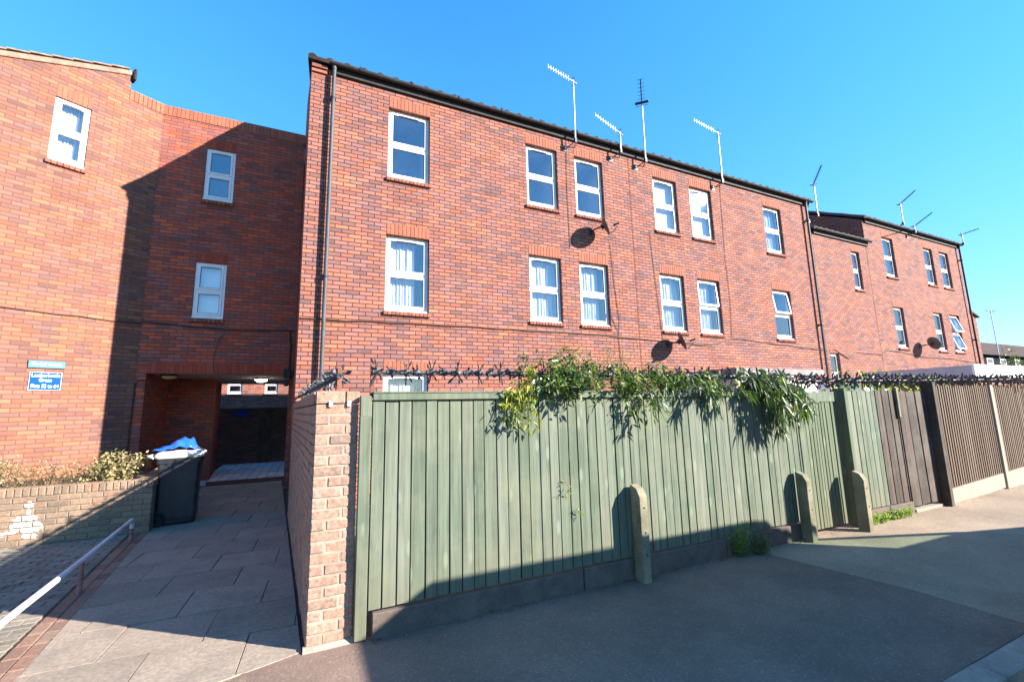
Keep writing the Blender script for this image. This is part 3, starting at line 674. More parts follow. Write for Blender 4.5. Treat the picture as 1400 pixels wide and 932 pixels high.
for q in (-.9,-.6,-.3,.3,.6,.9): al.tube([(ax+q,ay-.3,13.05), (ax+q,ay+.3,13.05)], .03, 5)
tag(al.build('aerial', M['white_metal']), 'thin distant aerial pole standing above the dark house', 'aerial', 'television aerials')

# ------------------------------------------------------------------ garden extensions seen over the fence
po = thing('porch_extension', 'flat grey felt roofed cream porch behind the long leaved climber', 'extension')
m = MB(); m.box(8.5, 11.4, 6.6, 8.045, 0, 2.22); m.build('wall', M['cream_wall'], po)
m = MB(); m.box(8.38, 11.55, 6.48, 8.047, 2.225, 2.37, .008); m.build('roof', M['grey_felt'], po)
for x in (8.9, 10.0):
    m = MB()
    for bx in ((x,x+.05,1.1,2.05), (x+.6,x+.65,1.1,2.05), (x+.05,x+.6,2.0,2.05), (x+.05,x+.6,1.1,1.15), (x+.05,x+.6,1.6,1.64)): m.box(bx[0], bx[1], 6.55, 6.598, bx[2], bx[3])
    f = m.build('window', M['upvc'], po); g = MB(); g.box(x+.05, x+.6, 6.575, 6.597, 1.15, 2.0); g.build('pane', M['gasket'], f)
ex = thing('garden_extension', 'flat roofed extension with bright white front fascia, below the far block', 'extension')
m = MB(); m.box(16.68, 22.0, 5.56, 8.046, 0, 2.2); m.build('wall', M['brick'], ex)
m = MB(); m.box(16.6, 16.64, 5.52, 8.047, 2.16, 2.50, .004); m.build('side_fascia', M['fascia_shade_shed_wall'], ex)  # side of the white fascia, its shade painted in as lilac
m = MB(); m.box(16.6, 22.1, 5.46, 5.518, 2.17, 2.52, .004); m.build('front_fascia', M['white_fascia'], ex)
m = MB(); m.box(16.65, 22.0, 5.525, 8.046, 2.3, 2.46); m.build('roof', M['grey_felt'], ex)
sh = thing('garden_shed', 'little shed with white bargeboards showing its peak above the spikes', 'shed')
m = MB(); m.prism([(12.3,0), (13.5,0), (13.5,1.75), (12.9,2.12), (12.3,1.75)], 6.2, 'y', 7.6); m.build('wall', M['fascia_shade_shed_wall'], sh)
m = MB(); m.prism([(12.2,1.70), (12.9,2.13), (13.6,1.70), (13.6,1.76), (12.9,2.19), (12.2,1.76)], 6.1, 'y', 7.65); m.build('bargeboard', M['white_fascia'], sh)

# ------------------------------------------------------------------ aerials and dishes
def yagi(label, mx, mz0, mz1, ex_, ey, nel=9, el=.075, mat='white_metal', vertical=True, bracket=True, my=FY-.03, bar=False):
    o = thing('aerial', label, 'aerial', (0,0,0), 'television aerials')
    y = FY-.20
    m = MB(); m.tube([(mx, y, mz0), (mx+.012, y, (mz0+mz1)/2), (mx+.02, y, mz1)], .019, 8); m.build('mast', M['white_metal'], o)
    if bracket:
        b = MB(); b.tube([(mx-.16, FY, mz0-.1), (mx-.03, y, mz0+.02), (mx, y, mz0+.06)], .013, 6); b.tube([(mx+.12, FY, mz0+.02), (mx, y, mz0+.1)], .013, 6); b.box(mx-.22,mx-.1,FY-.012,FY+.0,mz0-.16,mz0-.04); b.box(mx-.025,mx+.035,y-.03,y+.03,mz0,mz0+.12,.004); b.build('bracket', M['dark_metal'], o)
    p0 = Vector((mx+.02, y, mz1-.03)); p1 = Vector((ex_, ey, mz1)); d = (p1-p0).normalized(); L = (p1-p0).length
    sidev = Vector((0,0,1)) if vertical else d.cross(Vector((0,0,1))).normalized()
    m = MB(); m.tube([p0-d*.12, p1], .010 if mat == 'white_metal' else .016, 6)
    for i in range(nel):
        q = p0+d*(L*(.2+.8*i/(nel-1))); l = el*(1-.25*i/nel); m.tube([q-sidev*l, q+sidev*l], .0055 if mat != 'white_metal' else .009, 5)
    m.build('boom', M[mat], o)
    r = MB(); q = p0-d*.04; s2 = d.cross(sidev)
    if bar: r.obox(p0+d*.02, sidev, s2, d, .34, .05, .05, .004); r.tube([p0-d*.1-sidev*.16, p0-d*.1+sidev*.16], .006, 5)
    else:
        for k in (-.09,-.045,0,.045,.09): r.tube([q+sidev*k-s2*.06-d*abs(k)*-.4, q+sidev*k+s2*.06-d*abs(k)*-.4], .006, 5)
        r.tube([q-sidev*.11, q+sidev*.11], .008, 5)
    r.build('reflector', M['dark_metal'], o)
    return o
yagi('tall white ladder aerial over the second pair of windows, leftmost on the roof edge', 5.46, 7.72, 9.36, 4.72, 7.72)
yagi('short stubby white aerial on a low mast, beside the tall leftmost one', 6.79, 7.78, 8.36, 5.86, 7.56, 9, .06)
yagi('aerial seen end on as a dark cross on a white mast, mid roof', 7.58, 7.72, 9.42, 7.02, 7.24, 6, .09, 'dark_metal', False, bar=True)
yagi('white ladder aerial above the blind covered windows, right half of long roof', 10.37, 7.74, 9.32, 9.34, 7.74, 9, .065)
yagi('dark thin aerial on a white mast where the long roof meets the low link', 14.72, 7.5, 8.66, 13.85, 7.1, 8, .06, 'dark_metal', False)
yagi('dark aerial on the taller mast above the far block', 20.15, 8.1, 8.98, 19.45, 7.1, 8, .06, 'dark_metal', False)
yagi('dark aerial on the shorter mast above the far block', 20.95, 7.9, 8.22, 20.15, 7.0, 8, .06, 'dark_metal', False)
yagi('tiny dark aerial at the outer gutter corner of the far block', 24.95, 8.0, 8.5, 24.9, 7.3, 4, .09, 'dark_metal', True)

def dish(label, p, r=.225, nd=(.75,-.58,.34), wallpt=None):
    o = thing('satellite_dish', label, 'satellite dish', (0,0,0), 'satellite dishes'); p = Vector(p); n = Vector(nd).normalized()
    m = MB(); N = 8
    prof = [(0.0001, 0)]+[(r*k/N, .055*(k/N)**2) for k in range(1, N+1)]
    prof += [(r+.004, .058), (r, .050)]+[(r*k/N, .055*(k/N)**2-.006) for k in range(N-1, 0, -1)]+[(.0001, -.006)]
    m.lathe(prof, p-n*.02, n, 36); m.build('reflector', M['dish'], o)
    w = Vector(wallpt) if wallpt else Vector((p.x-.17, FY, p.z-.05))
    b = MB(); b.tube([p-n*.03, (p-n*.1)*.5+Vector((w.x, p.y+.16, w.z+.02))*.5, (w.x, FY-.08, w.z), w], .018, 8); b.box(w.x-.05, w.x+.05, FY-.014, FY-.001, w.z-.09, w.z+.09, .004); b.obox(p-n*.05, n, n.orthogonal().normalized(), n.cross(n.orthogonal().normalized()), .06, .09, .09, .005); b.build('bracket', M['dark_metal'], o)
    dn = Vector((0,0,-1)); dn = (dn-n*dn.dot(n)).normalized(); f = p+n*.27+dn*.08
    b = MB(); b.tube([p+dn*(r-.01), p+dn*(r+.0)+n*.1, f+dn*.05], .009, 6); b.tube([f+n*.05, f-n*.06], .022, 10); b.tube([f-n*.06, f-n*.08], .03, 10); b.build('feed_arm', M['dark_metal'], o)
dish('grey dish just under the upper windows, its oval shadow on the brick', (6.07, 7.73, 5.72))
dish('grey dish lowest on the long block, beside the brown cable', (8.20, 7.76, 3.13))
dish('dark round dish facing the road on the far block between lower windows', (20.55, 7.72, 3.58), .24, (.85,-.38,.36))

# ------------------------------------------------------------------ garden side wall with its brick end pillar
def brick_row(m, p0, d, nrm, L, z, hd, pattern, depth=.1, jit=.003, h=.065):
    u = 0; i = 0
    while u < L-.02:
        w = pattern[i % len(pattern)]; i += 1; w2 = min(w, L-u)
        if w2 > .03:
            c = Vector(p0)+Vector(d)*(u+w2/2)+Vector((0,0,z+h/2+random.uniform(-.0015,.0015)))-Vector(nrm)*(depth/2+random.uniform(-jit, jit))
            a = random.uniform(-.008,.008); X = Vector(d)+Vector((0,0,a)); X.normalize(); Zz = Vector((0,0,1))-X*X.z; Zz.normalize()
            m.obox(c, X, Vector(nrm), Zz, w2, depth, h+random.uniform(-.002,.002), random.uniform(.004,.008))
        u += w2+.011
gw = thing('garden_wall', 'weathered buff brick garden wall ending in a pillar left of the green fence', 'wall')
PX0, PX1, PY = .066, .375, 3.59
bd = Vector((-.185-.066, 8.04-3.59, 0)); BL = bd.length; bd.normalize(); bn = Vector((-bd.y, bd.x, 0))
m = MB(); cz = 0.012
for c in range(22):
    z = .022+c*.0755
    brick_row(m, (PX0+.004, PY, 0), DX, NF, PX1-PX0-.008, z, 0, (.1975, .0925) if c % 2 else (.0925, .1975), .1, .0035)
    brick_row(m, (PX0, PY+.012, 0), bd, bn, BL-.02, z, 0, ((.215,) if c % 2 else (.1,)+(.215,)*30), .1)
m.build('brick_face', M['old_brick'], gw)
m = MB(); m.box(PX0+.008, PX1-.006, PY+.005, PY+.32, 0, 1.675)
a = Vector((PX0+.012, PY+.05, 0)); m.obox(a+bd*(BL/2)-bn*.1035+Vector((0,0,.8375)), bd, bn, Vector((0,0,1)), BL, .203, 1.675); m.build('mortar_core', M['mortar'], gw)
m = MB()
m.obox((PX0+.104, PY+.11, 1.728), DX, Vector((0,1,0)), Vector((0,0,1)), .205, .22, .095, .007); m.obox((PX0+.262, PY+.11, 1.726), DX, Vector((0,1,0)), Vector((0,0,1)), .098, .22, .092, .007)
u = .23
while u < BL-.06: m.obox(Vector((PX0, PY, 1.727))+bd*(u+.036)-bn*.11, bd, bn, Vector((0,0,1)), .066, .222, .09+random.uniform(-.003,.003), .006); u += .0765
m.build('brick_coping', M['old_brick'], gw)
m = MB()
for x in (.17, .30):
    m = MB(); m.box(x-.014, x+.014, PY-.014, PY+.004, 1.655, 1.70, .004); m.build('wall_tie', M['white_metal'], gw)
fo = MB(); fo.prism([(PY-.035,-.01), (PY-.035,.002), (PY-.004,.026), (PY+.02,.026), (PY+.02,-.01)], PX0-.012, 'x', PX1+.004); fo.build('mortar_fillet', M['mortar'], gw)

# ------------------------------------------------------------------ anti climb spikes
def cluster_mesh(key, n, L, w, rnd):
    def mk():
        R = random.Random(rnd); m = MB()
        m.lathe([(.013,-.028), (.024,-.022), (.026,0), (.024,.022), (.013,.028)], (0,0,0), (1,0,0), 10)
        for k in range(n):
            a = 2*pi*(k+R.uniform(-.2,.2))/n; t = R.uniform(-.5,.5); l = L*R.uniform(.8,1.1)
            d = Vector((sin(t), cos(t)*cos(a), cos(t)*sin(a))); s = d.cross(Vector((1,.2,.1))).normalized(); q = d.cross(s)
            tip = d*l+Vector((R.uniform(-.3,.3)*l,0,0))
            ws = [(.022,.55),(.022+(l-.022)*.4,.35),(.022+(l-.022)*.62,.75),(.022+(l-.022)*.85,.5)]
            V = []
            for (r, f) in ws:
                c = d*r+(tip-d*l)*(r/l)**2
                V += [c+s*w*f*.5, c+q*.011*f, c-s*w*f*.5, c-q*.011*f]
            V.append(tip); F = []
            for i in range(3):
                for e in range(4): F.append((i*4+e, i*4+(e+1) % 4, (i+1)*4+(e+1) % 4, (i+1)*4+e))
            F += [(12+e, 12+(e+1) % 4, 16) for e in range(4)]
            m.add(V, F)
        return m.mesh('spike_cluster', False)
    return cached(('cl',)+key, mk)
def spikes(label, a, b, pitch, mat, big, small, posts, zbase, seed):
    R = random.Random(seed); a = Vector(a); b = Vector(b); L = (b-a).length; d = (b-a).normalized()
    o = thing('spike_barrier', label, 'spike barrier', a, 'rotating anti climb spike barriers')
    rot = Matrix.Rotation(math.atan2(d.y, d.x), 4, 'Z')
    m = MB(); m.tube([(0,0,0), b-a], .015, 8)
    t = 0
    while t < L:
        m.tube([d*t, d*(t+pitch*.55)], .022, 8); t += pitch
    m.build('spindle', M[mat], o)
    for u in posts:
        m = MB(); p = d*u; m.box(p.x-.017, p.x+.017, p.y-.006, p.y+.006, zbase-a.z, .07, .003); m.build('bracket', M['rust'], o)
    t = pitch*.4; k = 0
    while t < L-.02:
        kind = big if k % 2 == 0 else small
        c = link('spike_cluster', cluster_mesh((mat, kind, k % 6), 8 if kind == big else 7, kind, .040, seed*10+k % 6), M[mat], o)
        c.matrix_local = Matrix.Translation(d*(t+R.uniform(-.012,.012))) @ rot @ Matrix.Rotation(R.uniform(0, 6.28), 4, 'X')
        t += pitch*R.uniform(.92,1.08); k += 1
spikes('row of grey rotating spikes along the top of the green fence', (.47, 3.60, 1.925), (5.66, 3.60, 1.93), .108, 'spike', .125, .068, (.0, 1.3, 2.6, 3.9, 5.1), 1.72, 1)
spikes('row of grey spikes running back along the brick garden wall', (.235, 3.70, 1.90), (-.03, 8.0, 1.92), .11, 'spike', .10, .035, (.02, 1.45, 2.9, 4.2), 1.75, 2)
spikes('dense brown rotating spikes over the gate and dark fences at the right', (5.74, 3.62, 1.875), (14.6, 3.62, 1.96), .135, 'spike_brown', .135, .115, (.1, .8, 1.6, 2.6, 3.6, 5.2, 7), 1.7, 3)

# ------------------------------------------------------------------ fences
def boards(m, x0, x1, z0, z1, w, y, gap=.006, lap=.012, ztop=.01, tilt=.0):
    x = x0; i = 0
    while x < x1-.02:
        ww = min(w*random.uniform(.87,1.13), x1-x)
        dy = random.uniform(-.004,.004)+(lap/2 if i % 2 else -lap/2)*.35
        xs = random.uniform(-.002,.002)
        c = Vector((x+ww/2+xs, y+.009+dy, (z0+z1)/2+random.uniform(-ztop,ztop)*.3)); a = random.uniform(-.002,.002)
        m.obox(c, Vector((1, random.uniform(-.012,.012), a)).normalized(), Vector((0,1,0)), Vector((-a,0,1)).normalized(), ww-gap*random.uniform(.9,1.7), .018, z1-z0+random.uniform(-.006,.006), .003)
        x += ww; i += 1
def fence(label, x0, x1, z0, z1, w, mat, cat='fence', name='board_fence', y=3.55, back=True):
    o = thing(name, label, cat, (0,0,0)); m = MB(); boards(m, x0, x1, z0, z1, w, y); m.build('boards', M[mat], o)
    if back:
        r = MB()
        for z in (z0+.25, (z0+z1)/2, z1-.2): r.box(x0, x1, y+.026, y+.075, z-.04, z+.04)
        r.box(x0, x1, y+.0265, y+.03, z0, z1-.02); r.build('rail_gap_shade', M['gap_shade'], o)  # rails plus a thin near-black sheet painting the shade in board gaps
    return o
gfz = fence('long green painted board fence between the brick pillar and the gate', .47, 5.62, .19, 1.725, .102, 'green_wood')
m = MB(); m.box(5.628, 5.715, 3.54, 3.57, .05, 1.73, .004); m.build('end_board', M['green_wood'], gfz)
m = MB(); m.box(.379, .462, 3.535, 3.60, .01, 1.58, .004); m.box(.380, .463, 3.537, 3.60, 1.578, 1.735, .004); m.build('end_post', M['green_wood'], gfz)
m = MB(); m.box(.47, 2.9, 3.525, 3.549, 1.70, 1.75, .004); m.box(2.905, 5.62, 3.526, 3.549, 1.695, 1.747, .004); m.box(.47, 5.62, 3.53, 3.60, 1.752, 1.768, .004); m.build('top_rail', M['green_wood'], gfz)
m = MB(); x = .50
for L in (1.83, 1.83, 1.45): m.box(x, x+L-.012, 3.525, 3.575, -.03, .185-random.uniform(0,.012), .006); x += L
m.box(5.60, 5.70, 3.50, 3.60, -.03, .12, .01)
m.build('gravel_board', M['gravel_board'], gfz)
gt = fence('narrow boarded green gate between the two concrete spur posts', 5.72, 6.46, .05, 1.60, .062, 'green_wood_dark', 'gate', 'garden_gate')
m = MB(); m.box(5.70, 6.47, 3.535, 3.58, 1.605, 1.735, .004); m.build('header_board', M['green_wood'], gt)
m = MB(); m.box(6.53, 6.585, 3.455, 3.60, 0, 1.78, .005); m.box(6.62, 6.66, 3.50, 3.6, 0, 1.78, .004); m.build('gate_post', M['green_wood_dark'], gt)
f2 = fence('short green board fence right of the gate with pale batten', 6.68, 7.46, .16, 1.745, .115, 'green_wood')
f3 = fence('weathered grey brown boards joining the green fence beside the dark gate', 7.465, 8.02, .16, 1.75, .09, 'brown_wood')
m = MB(); m.box(6.68, 7.4, 3.53, 3.6, -.03, .15, .006); m.build('gravel_board', M['gravel_board'], f2)
m = MB(); m.box(7.41, 8.03, 3.53, 3.6, -.03, .15, .006); m.build('gravel_board', M['gravel_board'], f3)
m = MB(); m.box(7.98, 8.03, 3.515, 3.548, 1.35, 1.79, .004); m.build('batten', M['concrete'], f3)
g2 = fence('dark brown boarded gate before the slatted fence', 8.05, 8.89, .07, 1.73, .13, 'brown_wood', 'gate', 'garden_gate')
m = MB(); m.box(8.90, 8.99, 3.44, 3.60, 0, 1.87, .005); m.build('gate_post', M['brown_wood'], g2)
m = MB(); m.box(8.05, 8.86, 3.52, 3.62, -.03, .035, .006); m.build('threshold', M['concrete_pale'], g2)
sf = thing('slatted_fence', 'brown slatted fence with pale concrete gravel board at the right edge', 'fence')
fy = lambda x: 3.55+(x-9.0)*.028
fz = lambda x: (x-9.0)*.03
def slats(x0, x1):
    m = MB(); x = x0
    while x < x1:
        y = fy(x); z = fz(x); m.box(x, x+.042*random.uniform(.9,1.1), y, y+.02, .205+z, 1.83+random.uniform(-.008,.008), .003); x += .088
    return m
slats(9.04, 11.36).build('slats', M['batten_wood'], sf); slats(11.52, 14.9).build('slats', M['batten_wood'], sf)
m = MB(); V = [(9.02, fy(9.02)+.07, .2), (15, fy(15)+.07, .3), (15, fy(15)+.07, 1.8), (9.02, fy(9.02)+.07, 1.8)]; V += [(a, b+.02, c) for a, b, c in V]
m.add(V, [(0,1,2,3), (7,6,5,4), (3,2,6,7), (0,4,5,1), (0,3,7,4), (1,5,6,2)]); m.build('gap_shade_boards', M['gap_shade'], sf)  # near-black slab stands in for the shade between the slats
m = MB()
for (a, b) in ((9.0, 11.37), (11.51, 14.9)):
    V = [(a, fy(a)-.005, -.05), (b, fy(b)-.005, -.05+fz(b)), (b, fy(b)-.005, .195+fz(b)), (a, fy(a)-.005, .195+fz(a))]; V += [(p, q+.05, r) for p, q, r in V]
    m.add(V, [(0,1,2,3), (7,6,5,4), (3,2,6,7), (0,4,5,1), (0,3,7,4), (1,5,6,2)])
m.build('gravel_board', M['concrete_pale'], sf)
m = MB(); m.box(11.38, 11.50, fy(11.4)-.03, fy(11.4)+.07, 0, 1.84, .008); m.build('concrete_post', M['concrete_pale'], sf)

def spur(x, y0, h, label):
    m = MB(); w = .09; m.prism([(y0,-.05), (y0,h-.10), (y0+.04,h-.03), (y0+.115,h), (y0+.128,h), (y0+.128,-.05)], x, 'x', x+w)
    o = m.build('concrete_spur', M['concrete']); bv = o.modifiers.new('b', 'BEVEL'); bv.width = .006; bv.segments = 2
    tag(o, label, 'concrete post', 'short concrete fence spurs')
    b = MB()
    for z in (h-.2, h-.42, h-.62):
        if z > .1: b.lathe([(.0001,.004), (.008,.004), (.010,0)], (x+w*.55, y0-.0005, z), (0,-1,0), 10)
    b.build('bolt_hole', M['gasket'], o)
spur(2.885, 3.385, .86, 'short concrete spur post standing midway along the green fence')
spur(5.395, 3.385, .78, 'short concrete spur post at the left side of the green gate')
spur(6.40, 3.30, .72, 'short concrete spur post at the right side of the green gate')

# ------------------------------------------------------------------ planter wall, bin, rail
pw = thing('planter_wall', 'low brown brick planter wall with soldier top and white paint mark', 'wall')
m = MB(); py = 8.08
for c in range(8):
    z = .012+c*.0755
    brick_row(m, (-6.2+(.112 if c % 2 else 0), py, 0), DX, NF, 4.27-(.112 if c % 2 else 0), z, 0, (.215,), .1, .002)
    brick_row(m, (-1.93, py+.012, 0), Vector((-.1,.995,0)).normalized(), Vector((.995,.1,0)).normalized(), 2.5, z, 0, (.215,) if c % 2 else (.1,)+(.215,)*15, .1, .002)
x = -6.2
while x < -1.95: m.obox((x+.033, py+.11, .67), DX, Vector((0,1,0)), Vector((0,0,1)), .066, .225, .108+random.uniform(-.003,.003), .007); x += .0765
y = py+.24
while y < 10.6: m.obox((-2.03-(y-py)*.1, y, .67), DX, Vector((0,1,0)), Vector((0,0,1)), .225, .066, .108, .007); y += .0765
m.build('bricks', M['planter_brick'], pw)
m = MB(); m.box(-6.2, -1.94, py+.008, py+.21, 0, .70); m.prism([(-2.14,py+.02), (-1.945,py+.02), (-2.2,10.6), (-2.4,10.6)], 0, 'z', .70); m.build('mortar_core', M['mortar_dark'], pw)
pm = MB(); PB = ((-3.21,.515,.05,.035), (-3.21,.42,.02,.07), (-3.22,.34,.12,.05), (-3.17,.23,.12,.07), (-3.27,.24,.12,.06), (-3.42,.17,.12,.025), (-3.17,.12,.08,.035), (-3.56,.14,.09,.02))
for c in range(8):
    x = -6.2+(.112 if c % 2 else 0); z0_ = .012+c*.0755
    while x < -2.9:
        for sx_ in range(16):
            for sz_ in range(5):
                u0, w0 = x+.003+sx_*.0131, z0_+.003+sz_*.0118; cx_, cz_ = u0+.0065, w0+.006
                if any(((cx_-bx)/rx)**2+((cz_-bz)/rz)**2 < 1+.25*sin(cx_*90+cz_*60) for bx, bz, rx, rz in PB) and random.random() < .95:
                    pm.box(u0, u0+.0131, py-.0048-.0006*sin(cx_*40), py+.001, w0, w0+.0118)
        x += .226
pm.build('paint_mark', M['white_paint'], pw)
soil = MB(); soil.quad((-6.2,py+.2,.6), (-2.1,py+.2,.6), (-2.3,10.9,.6), (-6.2,10.9,.6)); structure(soil.build('planter_soil', M['earth']))

bn_ = thing('wheelie_bin', 'black wheelie bin with pale lid at the corner of the planter wall', 'bin', (-1.73, 8.62, 0)); bn_.rotation_euler = (0, 0, radians(96)); bn_.scale = (.96, .96, 1.05)
def taper(m, zs, r=.045):
    # rounded-rectangle loft; zs = (z, halfx, halfy, yoff)
    n = 5; rings = []
    for (z, hx_, hy_, yo) in zs:
        ring = []
        for q, (sx, sy) in enumerate(((1,1),(-1,1),(-1,-1),(1,-1))):
            for k in range(n):
                a = (q+k/(n-1))*pi/2; ring.append((sx*(hx_-r)+r*cos(a), sy*(hy_-r)+r*sin(a)+yo, z))
        rings.append(ring)
    N = 4*n; V = [p for R in rings for p in R]
    m.add(V, [(i*N+k, i*N+(k+1) % N, (i+1)*N+(k+1) % N, (i+1)*N+k) for i in range(len(rings)-1) for k in range(N)]+[tuple(range(N))[::-1], tuple(range((len(rings)-1)*N, len(rings)*N))], False)
m = MB(); taper(m, [(.03,.245,.25,.0), (.10,.25,.258,0), (.5,.25,.26,0), (.86,.258,.275,0), (.865,.275,.295,0), (.93,.277,.298,0)])
m.build('body', M['bin'], bn_)
for sx in (-1, 1):
    m = MB(); m.lathe([(.0001,-.022), (.03,-.026), (.035,-.018), (.075,-.018), (.08,-.026), (.095,-.026), (.102,-.012), (.102,.012), (.095,.026), (.0001,.026)], (sx*.262, .215, .102), (1,0,0), 24); m.build('wheel', M['rubber'], bn_)
m = MB(); taper(m, [(.935,.288,.312,0), (.955,.300,.325,0), (.985,.298,.323,0), (1.01,.28,.30,0), (1.02,.24,.26,0)], .06); m.box(-.14,.14,-.06,.10,1.018,1.030,.006); m.box(-.20,.20,-.20,-.16,1.016,1.028,.005); m.build('lid', M['bin_lid'], bn_)
m = MB(); m.tube([(-.27,.33,.95), (-.24,.40,.97), (.24,.40,.97), (.27,.33,.95)], .016, 8); m.build('handle', M['bin_lid'], bn_)
bb = MB(); R = random.Random(4); nx, ny = 22, 12; V = []
for j in range(ny+1):
    for i in range(nx+1):
        u, v = i/nx, j/ny; x = -.38+.56*u; y = -.02+.36*v
        prof = .03+.125*math.exp(-((u-.60)/.24)**2)*(.5+.5*math.exp(-((v-.6)/.4)**2))+.075*math.exp(-((u-.83)/.09)**2)*v+.03*u
        z = 1.085+prof*min(1, 6*min(u, 1-u, v+.05, 1.05-v))+.012*sin(u*23+v*9)+.01*sin(v*31-u*7)
        V.append((x-1.73+R.uniform(-.006,.006), y+8.62, z))
bb.add(V, [(j*(nx+1)+i, j*(nx+1)+i+1, (j+1)*(nx+1)+i+1, (j+1)*(nx+1)+i) for j in range(ny) for i in range(nx)], True)
o = bb.build('plastic_sheet', M['blue_bag']); sm = o.modifiers.new('s', 'SOLIDIFY'); sm.thickness = .006
tag(o, 'crumpled blue plastic sheet lying on the bin lid', 'plastic sheet')

hr = thing('handrail', 'low white painted tube rail on red posts beside the slab path', 'handrail', (0,0,0))
m = MB(); pts = [(-1.62,2.6,.285), (-1.74,4.0,.29), (-1.84,5.7,.295), (-1.97,7.45,.295)]
for k in range(7): a = k/6*pi/2; pts.append((-1.975-.02*k/6, 7.47+.12*sin(a), .295-.12*(1-cos(a))))
m.tube(pts, .024, 12); m.build('rail', M['rail'], hr)
for (x, y, zt) in ((-1.84, 5.7, .275), (-1.995, 7.59, .19), (-1.72, 3.7, .27)):
    m = MB(); m.tube([(x,y,-.02), (x,y,zt)], .019, 10); m.lathe([(.022,0), (.022,.09), (.019,.095)], (x,y,0), (0,0,1), 10); m.build('post', M['rail_post'], hr)

# ------------------------------------------------------------------ ground
def sheet(name, mat, poly, z, th=.0):
    m = MB(); m.add([(x, y, z) for x, y in poly], [tuple(range(len(poly)))]); 
    return structure(m.build(name, M[mat]))
sheet('ground', 'grass_ground', [(-400,-400), (400,-400), (400,400), (-400,400)], -.16)
sheet('road', 'road', [(-60,-9), (90,-9), (90,1.345), (-60,1.345)], -.11)
m = MB(); x = -20.0
while x < 45:
    m.box(x+.004, x+.911, 1.345, 1.499, -.2, .004+random.uniform(-.003,.003), .007); x += .915
structure(m.build('kerb', M['kerb']))
def grid_sheet(name, mat, poly, z): return sheet(name, mat, poly, z)
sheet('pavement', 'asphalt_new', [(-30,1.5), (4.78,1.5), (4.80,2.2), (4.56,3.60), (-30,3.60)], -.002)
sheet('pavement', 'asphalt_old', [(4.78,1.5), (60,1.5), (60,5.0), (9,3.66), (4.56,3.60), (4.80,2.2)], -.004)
sheet('garden_ground', 'grass_ground', [(.1,3.60), (60,3.60), (60,60), (-.3,60), (-.3,9)], -.008)
sheet('yard_ground', 'earth', [(-30,2.8), (.07,3.60), (-.17,8.05), (-.28,10.94), (-.3,60), (-30,60)], -.006)
# slabs of the path
m = MB(); rot = radians(-2.5); cr, sr = cos(rot), sin(rot)
def clip(poly, f):
    out = []
    for i in range(len(poly)):
        a, b = poly[i], poly[(i+1) % len(poly)]; fa, fb = f(a), f(b)
        if fa >= 0: out.append(a)
        if fa*fb < 0: t = fa/(fa-fb); out.append((a[0]+(b[0]-a[0])*t, a[1]+(b[1]-a[1])*t))
    return out
lines = [lambda p: p[0]-(-1.57-(p[1]-4.07)*.0897), lambda p: (.045-(p[1]-3.6)*.056)-p[0], lambda p: p[1]-(3.598+(p[0]-.05)*.312), lambda p: 12.36-p[1]]
row = 0; y = 2.35
while y < 12.4:
    x = -2.9+(.30 if row % 2 else 0.0)+.04
    while x < .5:
        w, h = .60, .565; g = .0035
        q = [(x+g, y+g*1.6), (x+w-g, y+g*1.6), (x+w-g, y+h-g*1.6), (x+g, y+h-g*1.6)]
        q = [(a*cr-b*sr-.02, a*sr+b*cr) for a, b in q]
        for f in lines:
            q = clip(q, f) if len(q) > 2 else q
        if len(q) > 2:
            tz = .006+random.uniform(-.0035,.0035); sx, sy = random.uniform(-.006,.006), random.uniform(-.006,.006); c = q[0]
            T = [(a, b, tz+(a-c[0])*sx+(b-c[1])*sy) for a, b in q]; n = len(T); cx_ = sum(t[0] for t in T)/n; cy_ = sum(t[1] for t in T)/n
            I = [(cx_+(a-cx_)*.998, cy_+(b-cy_)*.998, c2) for a, b, c2 in T]; B = [(a, b, c2-.0006) for a, b, c2 in T]; D = [(a, b, -.03) for a, b, c2 in T]
            m.add(I+B+D, [tuple(range(n))]+[(n+k, n+(k+1) % n, (k+1) % n, k) for k in range(n)]+[(2*n+k, 2*n+(k+1) % n, n+(k+1) % n, n+k) for k in range(n)])
        x += w
    y += .565; row += 1
structure(m.build('path', M['slab']))
# red edging strip and block paving left of the path
m = MB(); y = 2.6; i = 0
while y < 8.05:
    x = -1.572-(y-4.07)*.0897
    m.obox((x-.055, y+.10, -.022+random.uniform(-.003,.003)), Vector((1,-.0,0)), Vector((-.0893,.996,0)), Vector((0,0,1)), .098, .196, .05, .006); m.obox((x-.158, y+.10, -.022+random.uniform(-.003,.003)), Vector((1,0,0)), Vector((-.0893,.996,0)), Vector((0,0,1)), .098, .196, .05, .006); y += .203
structure(m.build('path_edging', M['edge_brick']))
m = MB(); y = 2.6; row = 0
while y < 8.05:
    xr = -1.79-(y+.05-4.07)*.0897; x = xr-(.1 if row % 2 else 0)
    if row % 2: m.obox((xr-.05, y+.05, -.024+random.uniform(-.004,.004)), DX, Vector((0,1,0)), Vector((0,0,1)), .094, .094, .05, .006)
    while x > -6.2:
        m.obox((x-.1, y+.05, -.024+random.uniform(-.005,.005)), Vector((1,0,random.uniform(-.015,.015))).normalized(), Vector((0,1,0)), Vector((0,0,1)), .193, .093, .05, .007); x -= .2
    y += .1; row += 1
structure(m.build('block_paving', M['sett']))
m = MB(); m.box(-1.98, -.31, 12.37, 12.46, -.02, .095, .005); structure(m.build('step', M['step']))
m = MB(); m.box(-2.19, -.31, 12.465, 16.2, -.02, .10); structure(m.build('passage_floor', M['tilefloor']))

